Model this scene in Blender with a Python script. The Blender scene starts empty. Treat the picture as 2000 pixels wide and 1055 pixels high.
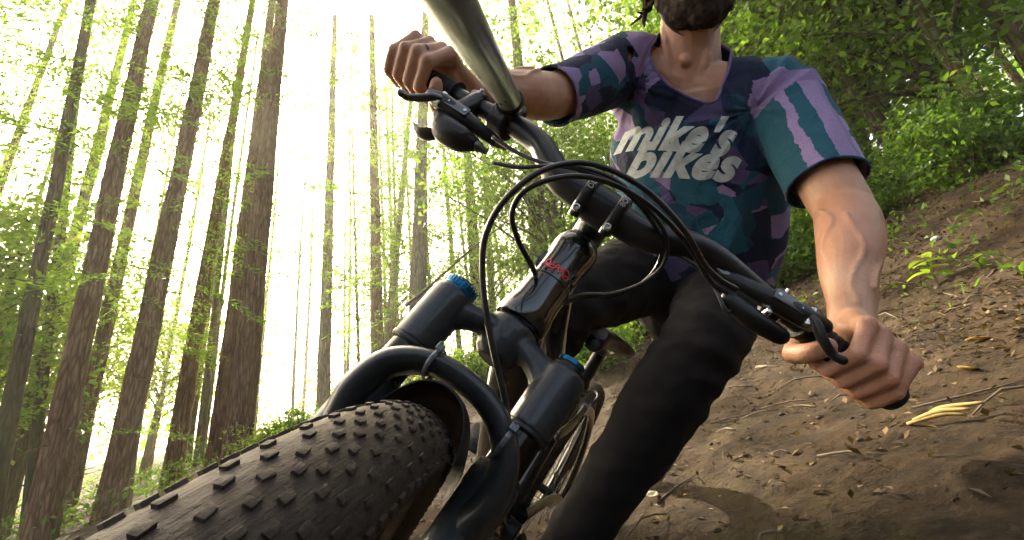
import bpy, bmesh, math, random
import numpy as np
from mathutils import Vector, Matrix, noise
from mathutils.bvhtree import BVHTree

sc = bpy.context.scene
COL = sc.collection
R_ = math.radians

# ---------------------------------------------------------------- camera frame
FPX, CX, CY = 850.0, 1000.0, 527.5            # focal length and centre in photo pixels
CAM = np.array([0.0, 0.0, 0.55])
_u = np.array([-300.0, -2027.0, FPX]); _u /= np.linalg.norm(_u)
_f = np.array([0, 0, 1.0]); _Y = _f - _u * (_f @ _u); _Y /= np.linalg.norm(_Y)
BW = np.array([np.cross(_Y, _u), _Y, _u])     # camera axes (right, down, forward) -> world
def C(px, py, z):
    """world point seen at photo pixel px,py at depth z metres"""
    return BW @ np.array([(px - CX) / FPX * z, (py - CY) / FPX * z, z]) + CAM
def ray(px, py):
    d = BW @ np.array([(px - CX) / FPX, (py - CY) / FPX, 1.0])
    return d / np.linalg.norm(d)

cam_data = bpy.data.cameras.new('camera'); cam = bpy.data.objects.new('camera', cam_data); COL.objects.link(cam)
m3 = BW @ np.array([[1, 0, 0], [0, -1, 0], [0, 0, -1]]).T
mw = Matrix([[*m3[0], CAM[0]], [*m3[1], CAM[1]], [*m3[2], CAM[2]], [0, 0, 0, 1]])
cam.matrix_world = mw
cam_data.sensor_width = 36.0; cam_data.lens = 36.0 * FPX / 2000.0
cam_data.clip_start = 0.01; cam_data.clip_end = 600.0
sc.camera = cam

# ---------------------------------------------------------------- sky, sun, exposure
SUN_AZ, SUN_EL = R_(-38.0), R_(39.0)           # azimuth from world +Y towards +X
sund = Vector((math.sin(SUN_AZ) * math.cos(SUN_EL), math.cos(SUN_AZ) * math.cos(SUN_EL), math.sin(SUN_EL)))
world = bpy.data.worlds.new('World'); sc.world = world; world.use_nodes = True
wn = world.node_tree.nodes; wl = world.node_tree.links
bg = wn['Background']; sky = wn.new('ShaderNodeTexSky'); sky.sky_type = 'NISHITA'; sky.sun_disc = False
sky.sun_elevation = SUN_EL; sky.sun_rotation = SUN_AZ
sky.air_density = 0.5; sky.dust_density = 9.0; sky.ozone_density = 0.0
tint = wn.new('ShaderNodeMix'); tint.data_type = 'RGBA'; tint.blend_type = 'MULTIPLY'; tint.inputs[0].default_value = 1.0; tint.inputs[7].default_value = (1.0, .94, .78, 1)   # warm hazy air
wl.new(sky.outputs[0], tint.inputs[6]); wl.new(tint.outputs[2], bg.inputs[0]); bg.inputs[1].default_value = 0.15
sl = bpy.data.lights.new('sun', 'SUN'); sl.energy = 5.0; sl.angle = R_(0.6); sl.color = (1.0, 0.87, 0.64)
so = bpy.data.objects.new('sun', sl); COL.objects.link(so)
so.rotation_euler = (-sund).to_track_quat('-Z', 'Y').to_euler(); so.location = (0, 0, 30)
sc.view_settings.view_transform = 'Standard'; sc.view_settings.look = 'None'
sc.view_settings.gamma = 1.0; sc.view_settings.exposure = 2.65; sc.view_settings.use_curve_mapping = False
sc.cycles.use_denoising = True
sc.cycles.max_bounces = 6; sc.cycles.diffuse_bounces = 3; sc.cycles.glossy_bounces = 3; sc.cycles.transmission_bounces = 4; sc.cycles.transparent_max_bounces = 4; sc.cycles.volume_bounces = 0
sc.cycles.use_adaptive_sampling = True; sc.cycles.adaptive_threshold = .03
sc.cycles.sample_clamp_indirect = 8.0

# ---------------------------------------------------------------- materials
class NT:
    def __init__(s, name):
        s.m = bpy.data.materials.new(name); s.m.use_nodes = True
        s.t = s.m.node_tree; s.b = s.t.nodes['Principled BSDF']; s.out = s.t.nodes['Material Output']
    def n(s, kind, **kw):
        o = s.t.nodes.new('ShaderNode' + kind)
        for k, v in kw.items():
            if isinstance(v, tuple) and len(v) == 2 and hasattr(v[0], 'is_output'):
                s.t.links.new(v[0], o.inputs[k])
            else: setattr(o, k, v)
        return o
    def l(s, a, b): s.t.links.new(a, b)
    def coord(s, scale=(1, 1, 1), rot=(0, 0, 0), kind='Object'):
        tc = s.n('TexCoord'); mp = s.n('Mapping'); s.l(tc.outputs[kind], mp.inputs[0])
        mp.inputs['Scale'].default_value = scale; mp.inputs['Rotation'].default_value = rot
        return mp.outputs[0]
    def noise(s, vec, scale, detail=4, rough=.55, dist=0):
        o = s.n('TexNoise'); s.l(vec, o.inputs['Vector']); o.inputs['Scale'].default_value = scale
        o.inputs['Detail'].default_value = detail; o.inputs['Roughness'].default_value = rough
        o.inputs['Distortion'].default_value = dist
        return o.outputs[0]
    def ramp(s, fac, stops, mode='LINEAR'):
        o = s.n('ValToRGB'); s.l(fac, o.inputs[0]); cr = o.color_ramp; cr.interpolation = mode
        while len(cr.elements) < len(stops): cr.elements.new(.5)
        for e, (p, c) in zip(cr.elements, stops):
            e.position = p; e.color = (*c, 1) if len(c) == 3 else c
        return o.outputs[0]
    def mix(s, fac, a, b, blend='MIX'):
        o = s.n('Mix'); o.data_type = 'RGBA'; o.blend_type = blend
        for v, i in ((fac, 0), (a, 6), (b, 7)):
            if hasattr(v, 'is_output'): s.l(v, o.inputs[i])
            elif i == 0: o.inputs[0].default_value = v
            else: o.inputs[i].default_value = (*v, 1)
        return o.outputs[2]
    def math(s, op, a, b=0.0):
        o = s.n('Math'); o.operation = op
        for v, i in ((a, 0), (b, 1)):
            if hasattr(v, 'is_output'): s.l(v, o.inputs[i])
            else: o.inputs[i].default_value = v
        return o.outputs[0]
    def bump(s, h, strength=.5, dist=.01, to=None):
        o = s.n('Bump'); s.l(h, o.inputs['Height']); o.inputs['Strength'].default_value = strength
        o.inputs['Distance'].default_value = dist
        s.l(o.outputs[0], (to or s.b).inputs['Normal']); return o
    def set(s, **kw):
        for k, v in kw.items():
            i = s.b.inputs[k.replace('_', ' ')]
            if hasattr(v, 'is_output'): s.l(v, i)
            else: i.default_value = (*v, 1) if isinstance(v, tuple) else v
        return s
M = {}
def plain(name, col, rough=.5, metal=0.0, coat=0.0, nscale=60, var=.25, bump=.0):
    t = NT(name); v = t.coord()
    n = t.noise(v, nscale, 5, .65)
    c2 = tuple(min(1, x * (1 + var)) for x in col); c1 = tuple(x * (1 - var) for x in col)
    t.set(Base_Color=t.ramp(n, [(.3, c1), (.7, c2)]), Metallic=metal)
    r = t.ramp(t.noise(v, nscale * .35, 4), [(.3, (rough * .8,) * 3), (.75, (min(1, rough * 1.35),) * 3)])
    t.set(Roughness=r)
    if coat: t.set(Coat_Weight=coat, Coat_Roughness=.06)
    if name in ('black_satin', 'black_metal', 'crown_grey', 'rubber', 'guard_plastic'): t.set(Specular_IOR_Level=.3)
    if bump: t.bump(n, bump, .002)
    M[name] = t.m
    return t
plain('black_metal', (0.006, 0.0062, 0.0062), .34, .0, 0, 90, .3)
plain('black_satin', (0.008, 0.0088, 0.009), .42, .0, .15, 140, .25, .03)
plain('crown_grey', (.026, .031, .034), .38, .25, .25, 160, .25, .05)
plain('frame_paint', (0.008, 0.011, 0.01), .22, .25, 1.0, 30, .3)
plain('stanchion', (.03, .03, .026), .12, .9, 0, 40, .15)
plain('cable_housing', (0.005, 0.0055, 0.006), .33, 0, .2, 120, .3)
plain('rubber', (0.006, 0.006, 0.006), .65, 0, 0, 200, .3, .2)
plain('steel', (.5, .5, .49), .25, 1.0, 0, 80, .15)
plain('dark_steel', (.12, .12, .12), .3, 1.0, 0, 80, .15)
plain('blue_anodised', (.012, .10, .20), .28, .85, 0, 200, .2)
plain('pole_metal', (.27, .28, .255), .32, .8, .1, 60, .15)
plain('print_grey', (.42, .44, .43), .6, 0, 0, 100, .15)
plain('print_red', (.55, .035, .04), .35, 0, .5, 100, .2)
plain('guard_plastic', (0.007, 0.0075, 0.008), .6, 0, 0, 70, .25, .05)
plain('tie_plastic', (.09, .11, .125), .3, 0, 0, 70, .2)
plain('saddle_cover', (0.006, 0.006, 0.0065), .45, 0, 0, 120, .3, .08)
plain('saddle_patch', (.20, .23, .28), .5, 0, 0, 120, .2)
plain('helmet_shell', (0.007, 0.0075, 0.008), .3, 0, .3, 60, .3)
plain('eye_white', (.7, .68, .64), .2, 0, 0, 100, .05)
plain('ring_black', (.01, .01, .011), .35, 0, 0, 100, .2)

def m_tyre():
    t = NT('tyre_rubber'); v = t.coord()
    sub = t.n('VectorMath'); sub.operation = 'SUBTRACT'; t.l(v, sub.inputs[0]); sub.inputs[1].default_value = (.044, 0, -.489)
    sx = t.n('SeparateXYZ'); t.l(sub.outputs[0], sx.inputs[0])
    th = t.math('ARCTAN2', sx.outputs[0], sx.outputs[2]); ln = t.n('VectorMath'); ln.operation = 'LENGTH'; t.l(sub.outputs[0], ln.inputs[0])
    cb = t.n('CombineXYZ'); t.l(t.math('MULTIPLY', th, .9), cb.inputs[0]); t.l(t.math('MULTIPLY', sx.outputs[1], 34), cb.inputs[1]); t.l(t.math('MULTIPLY', ln.outputs['Value'], 20), cb.inputs[2])
    streak = t.noise(cb.outputs[0], 4.5, 6, .65); n = t.noise(v, 60, 6, .7); n2 = t.noise(v, 9, 4, .6)
    c = t.ramp(streak, [(.30, (.010, .0075, .0055)), (.5, (.026, .018, .012)), (.68, (.045, .032, .022)), (.85, (.07, .055, .043))])
    c = t.mix(t.ramp(n2, [(.45, (0,) * 3), (.7, (.5,) * 3)]), c, (.05, .035, .022))
    c = t.mix(t.ramp(n, [(.5, (0,) * 3), (.68, (.35,) * 3)]), c, (.07, .052, .035))
    t.set(Base_Color=c, Roughness=.7, Specular_IOR_Level=.35); t.bump(t.math('ADD', n, t.math('MULTIPLY', streak, .8)), .6, .004); M['tyre_rubber'] = t.m
m_tyre()
def m_skin():
    t = NT('skin'); v = t.coord()
    n = t.noise(v, 22, 5, .6); n2 = t.noise(v, 6, 3); n3 = t.noise(v, 420, 3)
    c = t.ramp(n, [(.28, (.33, .168, .092)), (.5, (.43, .238, .140)), (.72, (.51, .305, .195))])
    c = t.mix(t.ramp(n2, [(.45, (0,) * 3), (.7, (.45,) * 3)]), c, (.46, .17, .095))
    vo = t.n('TexVoronoi'); t.l(v, vo.inputs['Vector']); vo.inputs['Scale'].default_value = 95
    fr = t.ramp(vo.outputs['Distance'], [(.04, (1,) * 3), (.12, (0,) * 3)])
    c = t.mix(t.math('MULTIPLY', fr, .35), c, (.28, .12, .07))
    t.set(Base_Color=c, Roughness=.46, Subsurface_Weight=.10, Subsurface_Scale=.004, Specular_IOR_Level=.4)
    t.b.inputs['Subsurface Radius'].default_value = (1, .35, .2)
    t.bump(t.math('ADD', t.math('MULTIPLY', n3, .5), t.math('MULTIPLY', n, 1.0)), .45, .004); M['skin'] = t.m
m_skin()
def m_jersey(name, rot, scl, s1, stops):
    t = NT(name)
    v = t.coord(); nz = t.n('TexNoise'); t.l(v, nz.inputs['Vector']); nz.inputs['Scale'].default_value = 9
    dv = t.n('VectorMath'); dv.operation = 'MULTIPLY_ADD'; t.l(nz.outputs['Color'], dv.inputs[0])
    dv.inputs[1].default_value = (.02,) * 3; t.l(v, dv.inputs[2])
    nf = t.n('TexNoise'); t.l(v, nf.inputs['Vector']); nf.inputs['Scale'].default_value = 260; nf.inputs['Detail'].default_value = 1
    dv0 = dv; dv = t.n('VectorMath'); dv.operation = 'MULTIPLY_ADD'; t.l(nf.outputs['Color'], dv.inputs[0]); dv.inputs[1].default_value = (.004,) * 3; t.l(dv0.outputs[0], dv.inputs[2])
    def vor(scale, seed, rt, k=1.0):
        mp = t.n('Mapping'); t.l(dv.outputs[0], mp.inputs[0]); mp.inputs['Location'].default_value = (seed, seed * .7, 0)
        mp.inputs['Rotation'].default_value = rt; mp.inputs['Scale'].default_value = scl
        o = t.n('TexVoronoi'); o.distance = 'CHEBYCHEV'; t.l(mp.outputs[0], o.inputs['Vector']); o.inputs['Scale'].default_value = scale
        s = t.n('SeparateColor'); t.l(o.outputs['Color'], s.inputs[0]); return s.outputs[0]
    base = t.ramp(vor(s1, 3.1, rot), stops, 'CONSTANT')
    top = t.ramp(vor(s1 * 1.7, 7.7, tuple(x + .2 for x in rot)), [(0, (0,) * 3), (.66, (1,) * 3)], 'CONSTANT')
    col2 = t.ramp(vor(s1 * 1.5, 1.3, tuple(x - .15 for x in rot)), [(0, (.009, .018, .05)), (.36, (.012, .075, .115)), (.62, (.09, .068, .17)), (.78, (.27, .20, .37))], 'CONSTANT')
    c = t.mix(top, base, col2)
    weave = t.n('TexVoronoi'); t.l(v, weave.inputs['Vector']); weave.inputs['Scale'].default_value = 520
    c = t.mix(t.math('MULTIPLY', weave.outputs['Distance'], .30), c, (.0, .0, .0))
    t.set(Base_Color=c, Roughness=.8, Specular_IOR_Level=.25)
    w1 = t.noise(v, 16, 4, .55, 1.8); w2 = t.noise(v, 45, 3, .5, .8)
    t.bump(t.math('ADD', t.math('ADD', t.math('MULTIPLY', weave.outputs['Distance'], .12), w1), t.math('MULTIPLY', w2, .25)), .6, .009)
    M[name] = t.m
m_jersey('camo_jersey', (.3, .9, .4), (1, 1.5, .8), 9.0, [(0, (.008, .015, .042)), (.16, (.012, .055, .095)), (.40, (.017, .105, .155)), (.58, (.075, .058, .15)), (.72, (.28, .21, .39)), (.90, (.012, .026, .07))])
def m_cloth(name, c1, c2, scale=40):
    t = NT(name); v = t.coord(); n = t.noise(v, scale, 5, .6); w = t.noise(v, 900, 2)
    t.set(Base_Color=t.ramp(n, [(.3, c1), (.7, c2)]), Roughness=.9, Specular_IOR_Level=.2)
    t.bump(t.math('ADD', n, t.math('MULTIPLY', w, .3)), .4, .006); M[name] = t.m
m_cloth('pants_fabric', (.005, .0045, .0045), (.009, .008, .0075), 24)
m_cloth('collar_lilac', (.12, .085, .17), (.20, .15, .27), 60)
m_cloth('shoe_fabric', (.02, .02, .021), (.035, .034, .034), 60)
m_cloth('hair_dark', (.012, .008, .005), (.035, .022, .014), 90)
def m_print():
    t = NT('jersey_print'); v = t.coord(); n = t.noise(v, 60, 6, .7); n2 = t.noise(v, 420, 2)
    c = t.ramp(n, [(.3, (.30, .35, .34)), (.6, (.50, .55, .54))])
    t.set(Base_Color=c, Roughness=.7); t.bump(n2, .2, .001); M['jersey_print'] = t.m
m_print()
def m_bark(name, dark, mid, light, moss=None, stretch=.16, sc_=9):
    t = NT(name); v = t.coord((1, 1, stretch))
    n = t.noise(v, sc_ * 1.6, 8, .68, .4); n2 = t.noise(t.coord(), 2.2, 4, .6)
    vo = t.n('TexVoronoi'); vo.feature = 'DISTANCE_TO_EDGE'; t.l(v, vo.inputs['Vector']); vo.inputs['Scale'].default_value = sc_ * 2.0
    cr = t.ramp(vo.outputs['Distance'], [(0, (0,) * 3), (.22, (1,) * 3)])
    c = t.ramp(n, [(.28, dark), (.5, mid), (.75, light)])
    c = t.mix(t.math('MULTIPLY', t.math('SUBTRACT', 1.0, cr), .55), c, tuple(x * .35 for x in dark))
    if moss:
        c = t.mix(t.ramp(n2, [(.42, (0,) * 3), (.62, (.85,) * 3)]), c, moss)
    t.set(Base_Color=c, Roughness=.92, Specular_IOR_Level=.2)
    t.bump(t.math('ADD', t.math('MULTIPLY', n, .6), t.math('MULTIPLY', cr, .5)), .9, .03); M[name] = t.m
m_bark('bark_red', (.075, .041, .023), (.19, .112, .066), (.31, .20, .125))
m_bark('bark_grey', (.10, .085, .068), (.22, .195, .16), (.36, .33, .275))
m_bark('bark_mossy', (.05, .038, .026), (.12, .09, .06), (.19, .15, .10), (.065, .09, .022))
def m_leaf(name, c1, c2, c3, tr=.55, rough=.5):
    t = NT(name); ob = t.n('ObjectInfo'); g = t.n('NewGeometry')
    r = t.n('ValToRGB'); t.l(g.outputs['Random Per Island'], r.inputs[0])
    for _ in range(1): r.color_ramp.elements.new(.5)
    for e, (p, c) in zip(r.color_ramp.elements, ((0, c1), (.5, c2), (1, c3))): e.position = p; e.color = (*c, 1)
    t.set(Base_Color=r.outputs[0], Roughness=rough, Specular_IOR_Level=.3)
    tb = t.n('BsdfTranslucent'); t.l(t.mix(1.0, r.outputs[0], (1.55, 1.6, .6), 'MULTIPLY'), tb.inputs[0])
    mx = t.n('MixShader'); mx.inputs[0].default_value = tr
    t.l(t.b.outputs[0], mx.inputs[1]); t.l(tb.outputs[0], mx.inputs[2]); t.l(mx.outputs[0], t.out.inputs[0])
    M[name] = t.m
m_leaf('leaf_bright', (.075, .155, .018), (.11, .205, .026), (.165, .25, .04))
m_leaf('leaf_deep', (.05, .115, .016), (.075, .15, .022), (.12, .19, .032), .5)
m_leaf('leaf_yellow', (.11, .18, .025), (.16, .23, .034), (.21, .25, .045))
m_leaf('needle_green', (.055, .10, .016), (.09, .145, .022), (.14, .19, .035), .55)
m_leaf('litter_leaf', (.035, .02, .008), (.08, .05, .022), (.19, .135, .068), .1, .8)
m_leaf('dry_yellow', (.30, .20, .04), (.36, .25, .06), (.40, .28, .09), .2, .7)
plain('pale_leaf', (.36, .30, .2), .7, 0, 0, 60, .2)
plain('stone_pale', (.33, .31, .27), .8, 0, 0, 40, .3, .2)
plain('stone_dull', (.05, .036, .022), .9, 0, 0, 60, .5, .3)
plain('dead_wood', (.11, .078, .05), .85, 0, 0, 50, .35, .3)
plain('dry_cane', (.33, .24, .075), .7, 0, 0, 60, .3, .2)
def m_ground():
    t = NT('forest_dirt'); v = t.coord()
    n1 = t.noise(v, 1.1, 6, .6); n2 = t.noise(v, 9, 8, .72); n3 = t.noise(v, 46, 6, .7)
    c = t.ramp(n2, [(.25, (.006, .0034, .0014)), (.44, (.021, .0122, .0050)), (.60, (.048, .029, .0125)), (.8, (.11, .072, .034))])
    c = t.mix(t.ramp(n3, [(.52, (0,) * 3), (.70, (.65,) * 3)]), c, (.075, .05, .026))
    moss = t.math('MULTIPLY', t.ramp(n1, [(.56, (0,) * 3), (.72, (.9,) * 3)]), t.ramp(n2, [(.4, (0,) * 3), (.6, (.8,) * 3)]))
    c = t.mix(moss, c, (.03, .034, .008))
    vo = t.n('TexVoronoi'); t.l(v, vo.inputs['Vector']); vo.inputs['Scale'].default_value = 60
    c = t.mix(t.ramp(vo.outputs['Distance'], [(.0, (.5,) * 3), (.2, (0,) * 3)]), c, (.012, .008, .005))
    t.set(Base_Color=c, Roughness=.93, Specular_IOR_Level=.25)
    t.bump(t.math('ADD', t.math('MULTIPLY', n2, .9), t.math('MULTIPLY', n3, .4)), 1.0, .03); M['forest_dirt'] = t.m
m_ground()

# ---------------------------------------------------------------- geometry helpers
def cr_path(pts, n=8):
    """Catmull-Rom through rows (any width)"""
    P = np.asarray(pts, float)
    if len(P) < 3 or n <= 1: return P
    Q = np.vstack([2 * P[0] - P[1], P, 2 * P[-1] - P[-2]]); out = []
    for i in range(1, len(Q) - 2):
        p0, p1, p2, p3 = Q[i - 1:i + 3]
        for k in range(n):
            t = k / n
            out.append(.5 * (2 * p1 + (p2 - p0) * t + (2 * p0 - 5 * p1 + 4 * p2 - p3) * t * t + (3 * p1 - p0 - 3 * p2 + p3) * t ** 3))
    out.append(P[-1]); return np.array(out)
def unit(v):
    v = np.asarray(v, float); return v / (np.linalg.norm(v) + 1e-12)
class G:
    def __init__(s): s.v = []; s.f = []
    def add(s, V, F):
        o = len(s.v); s.v.extend([tuple(map(float, q)) for q in V]); s.f.extend([tuple(i + o for i in q) for q in F]); return s
    def tube(s, pts, rad, n=14, side=None, smooth=6, round_ends=False, cap=True):
        """pts: list of xyz; rad: list of r or (r_side, r_other); side: fixed reference for r_side axis"""
        rad = [(r, r) if np.isscalar(r) else r for r in (rad if isinstance(rad, list) else [rad] * len(pts))]
        D = np.hstack([np.asarray(pts, float), np.asarray(rad, float)])
        D = cr_path(D, smooth); P = D[:, :3]; Rr = np.maximum(D[:, 3:5], 1e-5)
        if round_ends:
            def endcap(p, d, r):
                o = []
                for a in (R_(80), R_(55), R_(28)): o.append(np.r_[p + d * math.sin(a) * min(r), r * math.cos(a)])
                return o
            d0 = unit(P[0] - P[1]); d1 = unit(P[-1] - P[-2])
            A = endcap(P[0], d0, Rr[0]); B = endcap(P[-1], d1, Rr[-1])[::-1]
            D = np.vstack([A, np.hstack([P, Rr]), B]); P = D[:, :3]; Rr = D[:, 3:5]
        T = np.gradient(P, axis=0); T /= np.linalg.norm(T, axis=1)[:, None] + 1e-12
        ref = np.array(side, float) if side is not None else np.array([.31, .2, .93]) if abs(T[0] @ np.array([.31, .2, .93])) < .9 else np.array([1., 0, 0])
        V = []; prev = ref
        for i in range(len(P)):
            e = (ref if side is not None else prev); e = e - T[i] * (e @ T[i]); e = unit(e); prev = e; b = np.cross(T[i], e)
            for k in range(n):
                a = 2 * math.pi * k / n
                V.append(P[i] + e * Rr[i, 0] * math.cos(a) + b * Rr[i, 1] * math.sin(a))
        F = []; m = len(P)
        for i in range(m - 1):
            for k in range(n):
                F.append((i * n + k, i * n + (k + 1) % n, (i + 1) * n + (k + 1) % n, (i + 1) * n + k))
        if cap: F.append(tuple(range(n))[::-1]); F.append(tuple((m - 1) * n + k for k in range(n)))
        return s.add(V, F)
    def lathe(s, o, d, prof, n=28, closed=False):
        """prof: (radius, offset along d); revolve about axis o,d"""
        o = np.asarray(o, float); d = unit(d); e = unit(np.cross(d, [0.13, .97, .2] if abs(d[1]) < .8 else [1, 0, .1])); b = np.cross(d, e)
        V = []; m = len(prof)
        for r, h in prof:
            for k in range(n):
                a = 2 * math.pi * k / n; V.append(o + d * h + (e * math.cos(a) + b * math.sin(a)) * max(r, 1e-5))
        F = []
        for i in range(m if closed else m - 1):
            j = (i + 1) % m
            for k in range(n): F.append((i * n + k, i * n + (k + 1) % n, j * n + (k + 1) % n, j * n + k))
        if not closed: F.append(tuple(range(n))[::-1]); F.append(tuple((m - 1) * n + k for k in range(n)))
        return s.add(V, F)
    def box(s, c, ax, ay, az):
        """centre and three half-axis vectors; slightly chamfered"""
        c, ax, ay, az = (np.asarray(q, float) for q in (c, ax, ay, az)); V = []; 
        k = .86
        for z in (-1, 1):
            for (x, y) in ((-k, -1), (k, -1), (1, -k), (1, k), (k, 1), (-k, 1), (-1, k), (-1, -k)):
                V.append(c + ax * x + ay * y + az * z * k)
        Vt = [c + ax * x * .86 + ay * y * .86 + az * z for z in (-1, 1) for (x, y) in ((-k, -1), (k, -1), (1, -k), (1, k), (k, 1), (-k, 1), (-1, k), (-1, -k))]
        V = V + Vt; F = []
        for i in range(8):
            j = (i + 1) % 8
            F += [(i, j, 8 + j, 8 + i), (16 + i, 16 + j, j, i), (8 + i, 8 + j, 24 + j, 24 + i)]
        F += [tuple(range(16, 24))[::-1], tuple(range(24, 32))]
        return s.add(V, F)
    def ball(s, c, r, n=14, m=9, axes=None):
        r = np.asarray((r, r, r) if np.isscalar(r) else r, float); c = np.asarray(c, float)
        A = np.eye(3) if axes is None else np.asarray(axes, float); V = []; F = []
        for i in range(m + 1):
            a = math.pi * i / m
            for k in range(n):
                q = np.array([math.sin(a) * math.cos(2 * math.pi * k / n), math.sin(a) * math.sin(2 * math.pi * k / n), math.cos(a)]) * r
                V.append(c + A.T @ q)
        for i in range(m):
            for k in range(n): F.append((i * n + k, (i + 1) * n + k, (i + 1) * n + (k + 1) % n, i * n + (k + 1) % n))
        return s.add(V, F)
    def mesh(s, name):
        me = bpy.data.meshes.new(name); me.from_pydata(s.v, [], s.f); me.update(); return me
def finish(me, mat, ang=40):
    me.materials.clear(); me.materials.append(M[mat] if isinstance(mat, str) else mat)
    me.polygons.foreach_set('use_smooth', [True] * len(me.polygons))
    if ang < 180: me.set_sharp_from_angle(angle=R_(ang))
    me.update(); return me
def obj(name, g, mat, parent=None, ang=40, label=None):
    me = g.mesh(name) if isinstance(g, G) else g
    me.name = name; finish(me, mat, ang)
    o = bpy.data.objects.new(name, me); COL.objects.link(o)
    if parent: o.parent = parent
    if label: o['label'] = label
    return o
def fix_normals(me):
    bm = bmesh.new(); bm.from_mesh(me); bmesh.ops.recalc_face_normals(bm, faces=bm.faces); bm.to_mesh(me); bm.free(); return me
def fuse(g, voxel, smooth=6, factor=.5):
    """union of closed pieces -> one continuous surface"""
    me = fix_normals(g.mesh('tmp')); o = bpy.data.objects.new('tmp', me); COL.objects.link(o)
    md = o.modifiers.new('r', 'REMESH'); md.mode = 'VOXEL'; md.voxel_size = voxel
    if smooth:
        ms = o.modifiers.new('s', 'SMOOTH'); ms.iterations = smooth; ms.factor = factor
    dg = bpy.context.evaluated_depsgraph_get(); dg.update()
    out = bpy.data.meshes.new_from_object(o.evaluated_get(dg), depsgraph=dg)
    bpy.data.objects.remove(o); bpy.data.meshes.remove(me)
    return out
def tag(o, label, cat, group=None, kind=None):
    if label: o['label'] = label
    if cat: o['category'] = cat
    if group: o['group'] = group
    if kind: o['kind'] = kind
    return o
def empty(name, loc=(0, 0, 0), mat=None):
    o = bpy.data.objects.new(name, None); COL.objects.link(o); o.empty_display_size = .1
    if mat is not None: o.matrix_world = mat
    else: o.location = loc
    return o
def text_mesh(txt, size=1.0, bold=.02, shear=0.0, space=1.0):
    cu = bpy.data.curves.new('t', 'FONT'); cu.body = txt; cu.size = size; cu.offset = bold; cu.shear = shear
    cu.space_character = space; cu.resolution_u = 6; cu.align_x = 'CENTER'
    o = bpy.data.objects.new('t', cu); COL.objects.link(o); dg = bpy.context.evaluated_depsgraph_get(); dg.update()
    me = bpy.data.meshes.new_from_object(o.evaluated_get(dg), depsgraph=dg)
    bpy.data.objects.remove(o); bpy.data.curves.remove(cu); return me

# ================================================================ MOUNTAIN BIKE
# local axes: x forward (square to the steerer), y rider's left, z up along the steerer; origin at the crown race
RB = np.array([[0.11250623, 0.80723076, 0.57941423], [-0.46276429, 0.55858445, -0.68835501], [-0.87931312, -0.19068799, 0.4364018]])
TB = np.array([0.00413176, 0.06176791, 0.46575789])
_b3 = BW @ RB; _bt = BW @ TB + CAM
BIKE = Matrix([[*_b3[0], _bt[0]], [*_b3[1], _bt[1]], [*_b3[2], _bt[2]], [0, 0, 0, 1]])
def L(px, py, z): return RB.T @ (np.array([(px - CX) / FPX * z, (py - CY) / FPX * z, z]) - TB)
def b2w(q): return _b3 @ np.asarray(q, float) + _bt
WC = np.array([.044, 0, -.489])                       # front axle
_s, _c = math.sin(R_(64.5)), math.cos(R_(64.5)); HH = np.array([_s, 0, -_c]); VV = np.array([_c, 0, _s])
_yw = R_(13.0)
def YAW(q):
    q = np.asarray(q, float); return np.array([q[0] * math.cos(_yw) + q[1] * math.sin(_yw), -q[0] * math.sin(_yw) + q[1] * math.cos(_yw), q[2]])
BB0 = WC - .80 * HH
def FR(h, l, v): return YAW(BB0 + HH * h + VV * v + np.array([0, l, 0]))   # frame point from the bottom bracket
YL = YAW((0, 1, 0)); YH = YAW(HH); YV = YAW(VV)
Z3 = np.array([0, 0, 1.0]); X3 = np.array([1.0, 0, 0]); Y3 = np.array([0, 1.0, 0])

bike = empty('mountain_bike', mat=BIKE)
tag(bike, 'black full-suspension mountain bike leaning hard over with its muddy front tyre nearest', 'bicycle')

# --- frame
g = G().lathe((0, 0, .004), Z3, [(.0285, 0), (.0300, .003), (.0300, .016), (.0275, .026), (.0262, .05), (.0258, .09), (.0272, .106), (.0280, .112), (.0275, .121), (.026, .124)], 40)
head_tube = obj('head_tube', g, 'frame_paint', bike, 50)
g = G().lathe((0, 0, .062), Z3, [(.0256, 0), (.0268, .0006), (.0268, .0018), (.0256, .0024)], 40)
obj('seam_ring', g, 'black_satin', head_tube)
# red scribbled badge on the front of the head tube
def on_ht(u, v, r=.0266):
    a = u / r; d = YAW((math.cos(a), math.sin(a), 0)); return np.array([d[0] * r, d[1] * r, v])
sg = G(); random.seed(4)
strokes = [[(-.017, .074), (-.012, .083), (-.008, .076), (-.011, .070), (-.005, .079), (-.001, .083)],
           [(-.016, .079), (-.006, .073), (.004, .078), (.010, .074)], [(-.003, .070), (.001, .081), (.005, .072), (.008, .080), (.011, .071)],
           [(.003, .076), (.012, .081), (.018, .077), (.010, .071), (.020, .072)], [(-.019, .075), (-.002, .077), (.016, .0745)]]
for st in strokes: sg.tube([on_ht(x + .004, y - .002) for x, y in st], [.0009] * len(st), 6, None, 6)
obj('badge', sg, 'print_red', head_tube)
g = G().tube([FR(.53, 0, .505), FR(.40, 0, .43), FR(.20, 0, .345), FR(.0, 0, .285)], [(.024, .026), (.021, .023), (.019, .02), (.018, .018)], 20, YL, 8)
obj('top_tube', g, 'frame_paint', bike)
g = G().tube([FR(.545, 0, .44), FR(.42, 0, .31), FR(.2, 0, .11), FR(.02, 0, .01)], [(.026, .03), (.028, .031), (.030, .031), (.034, .03)], 20, YL, 8)
obj('down_tube', g, 'frame_paint', bike)
ST = lambda t: FR(-.02 - .245 * t, 0, t * .98)
g = G().tube([ST(0), ST(.12), ST(.24), ST(.335)], [.026, .021, .0185, .0178], 20, None, 5)
seat_tube = obj('seat_tube', g, 'frame_paint', bike)
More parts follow.
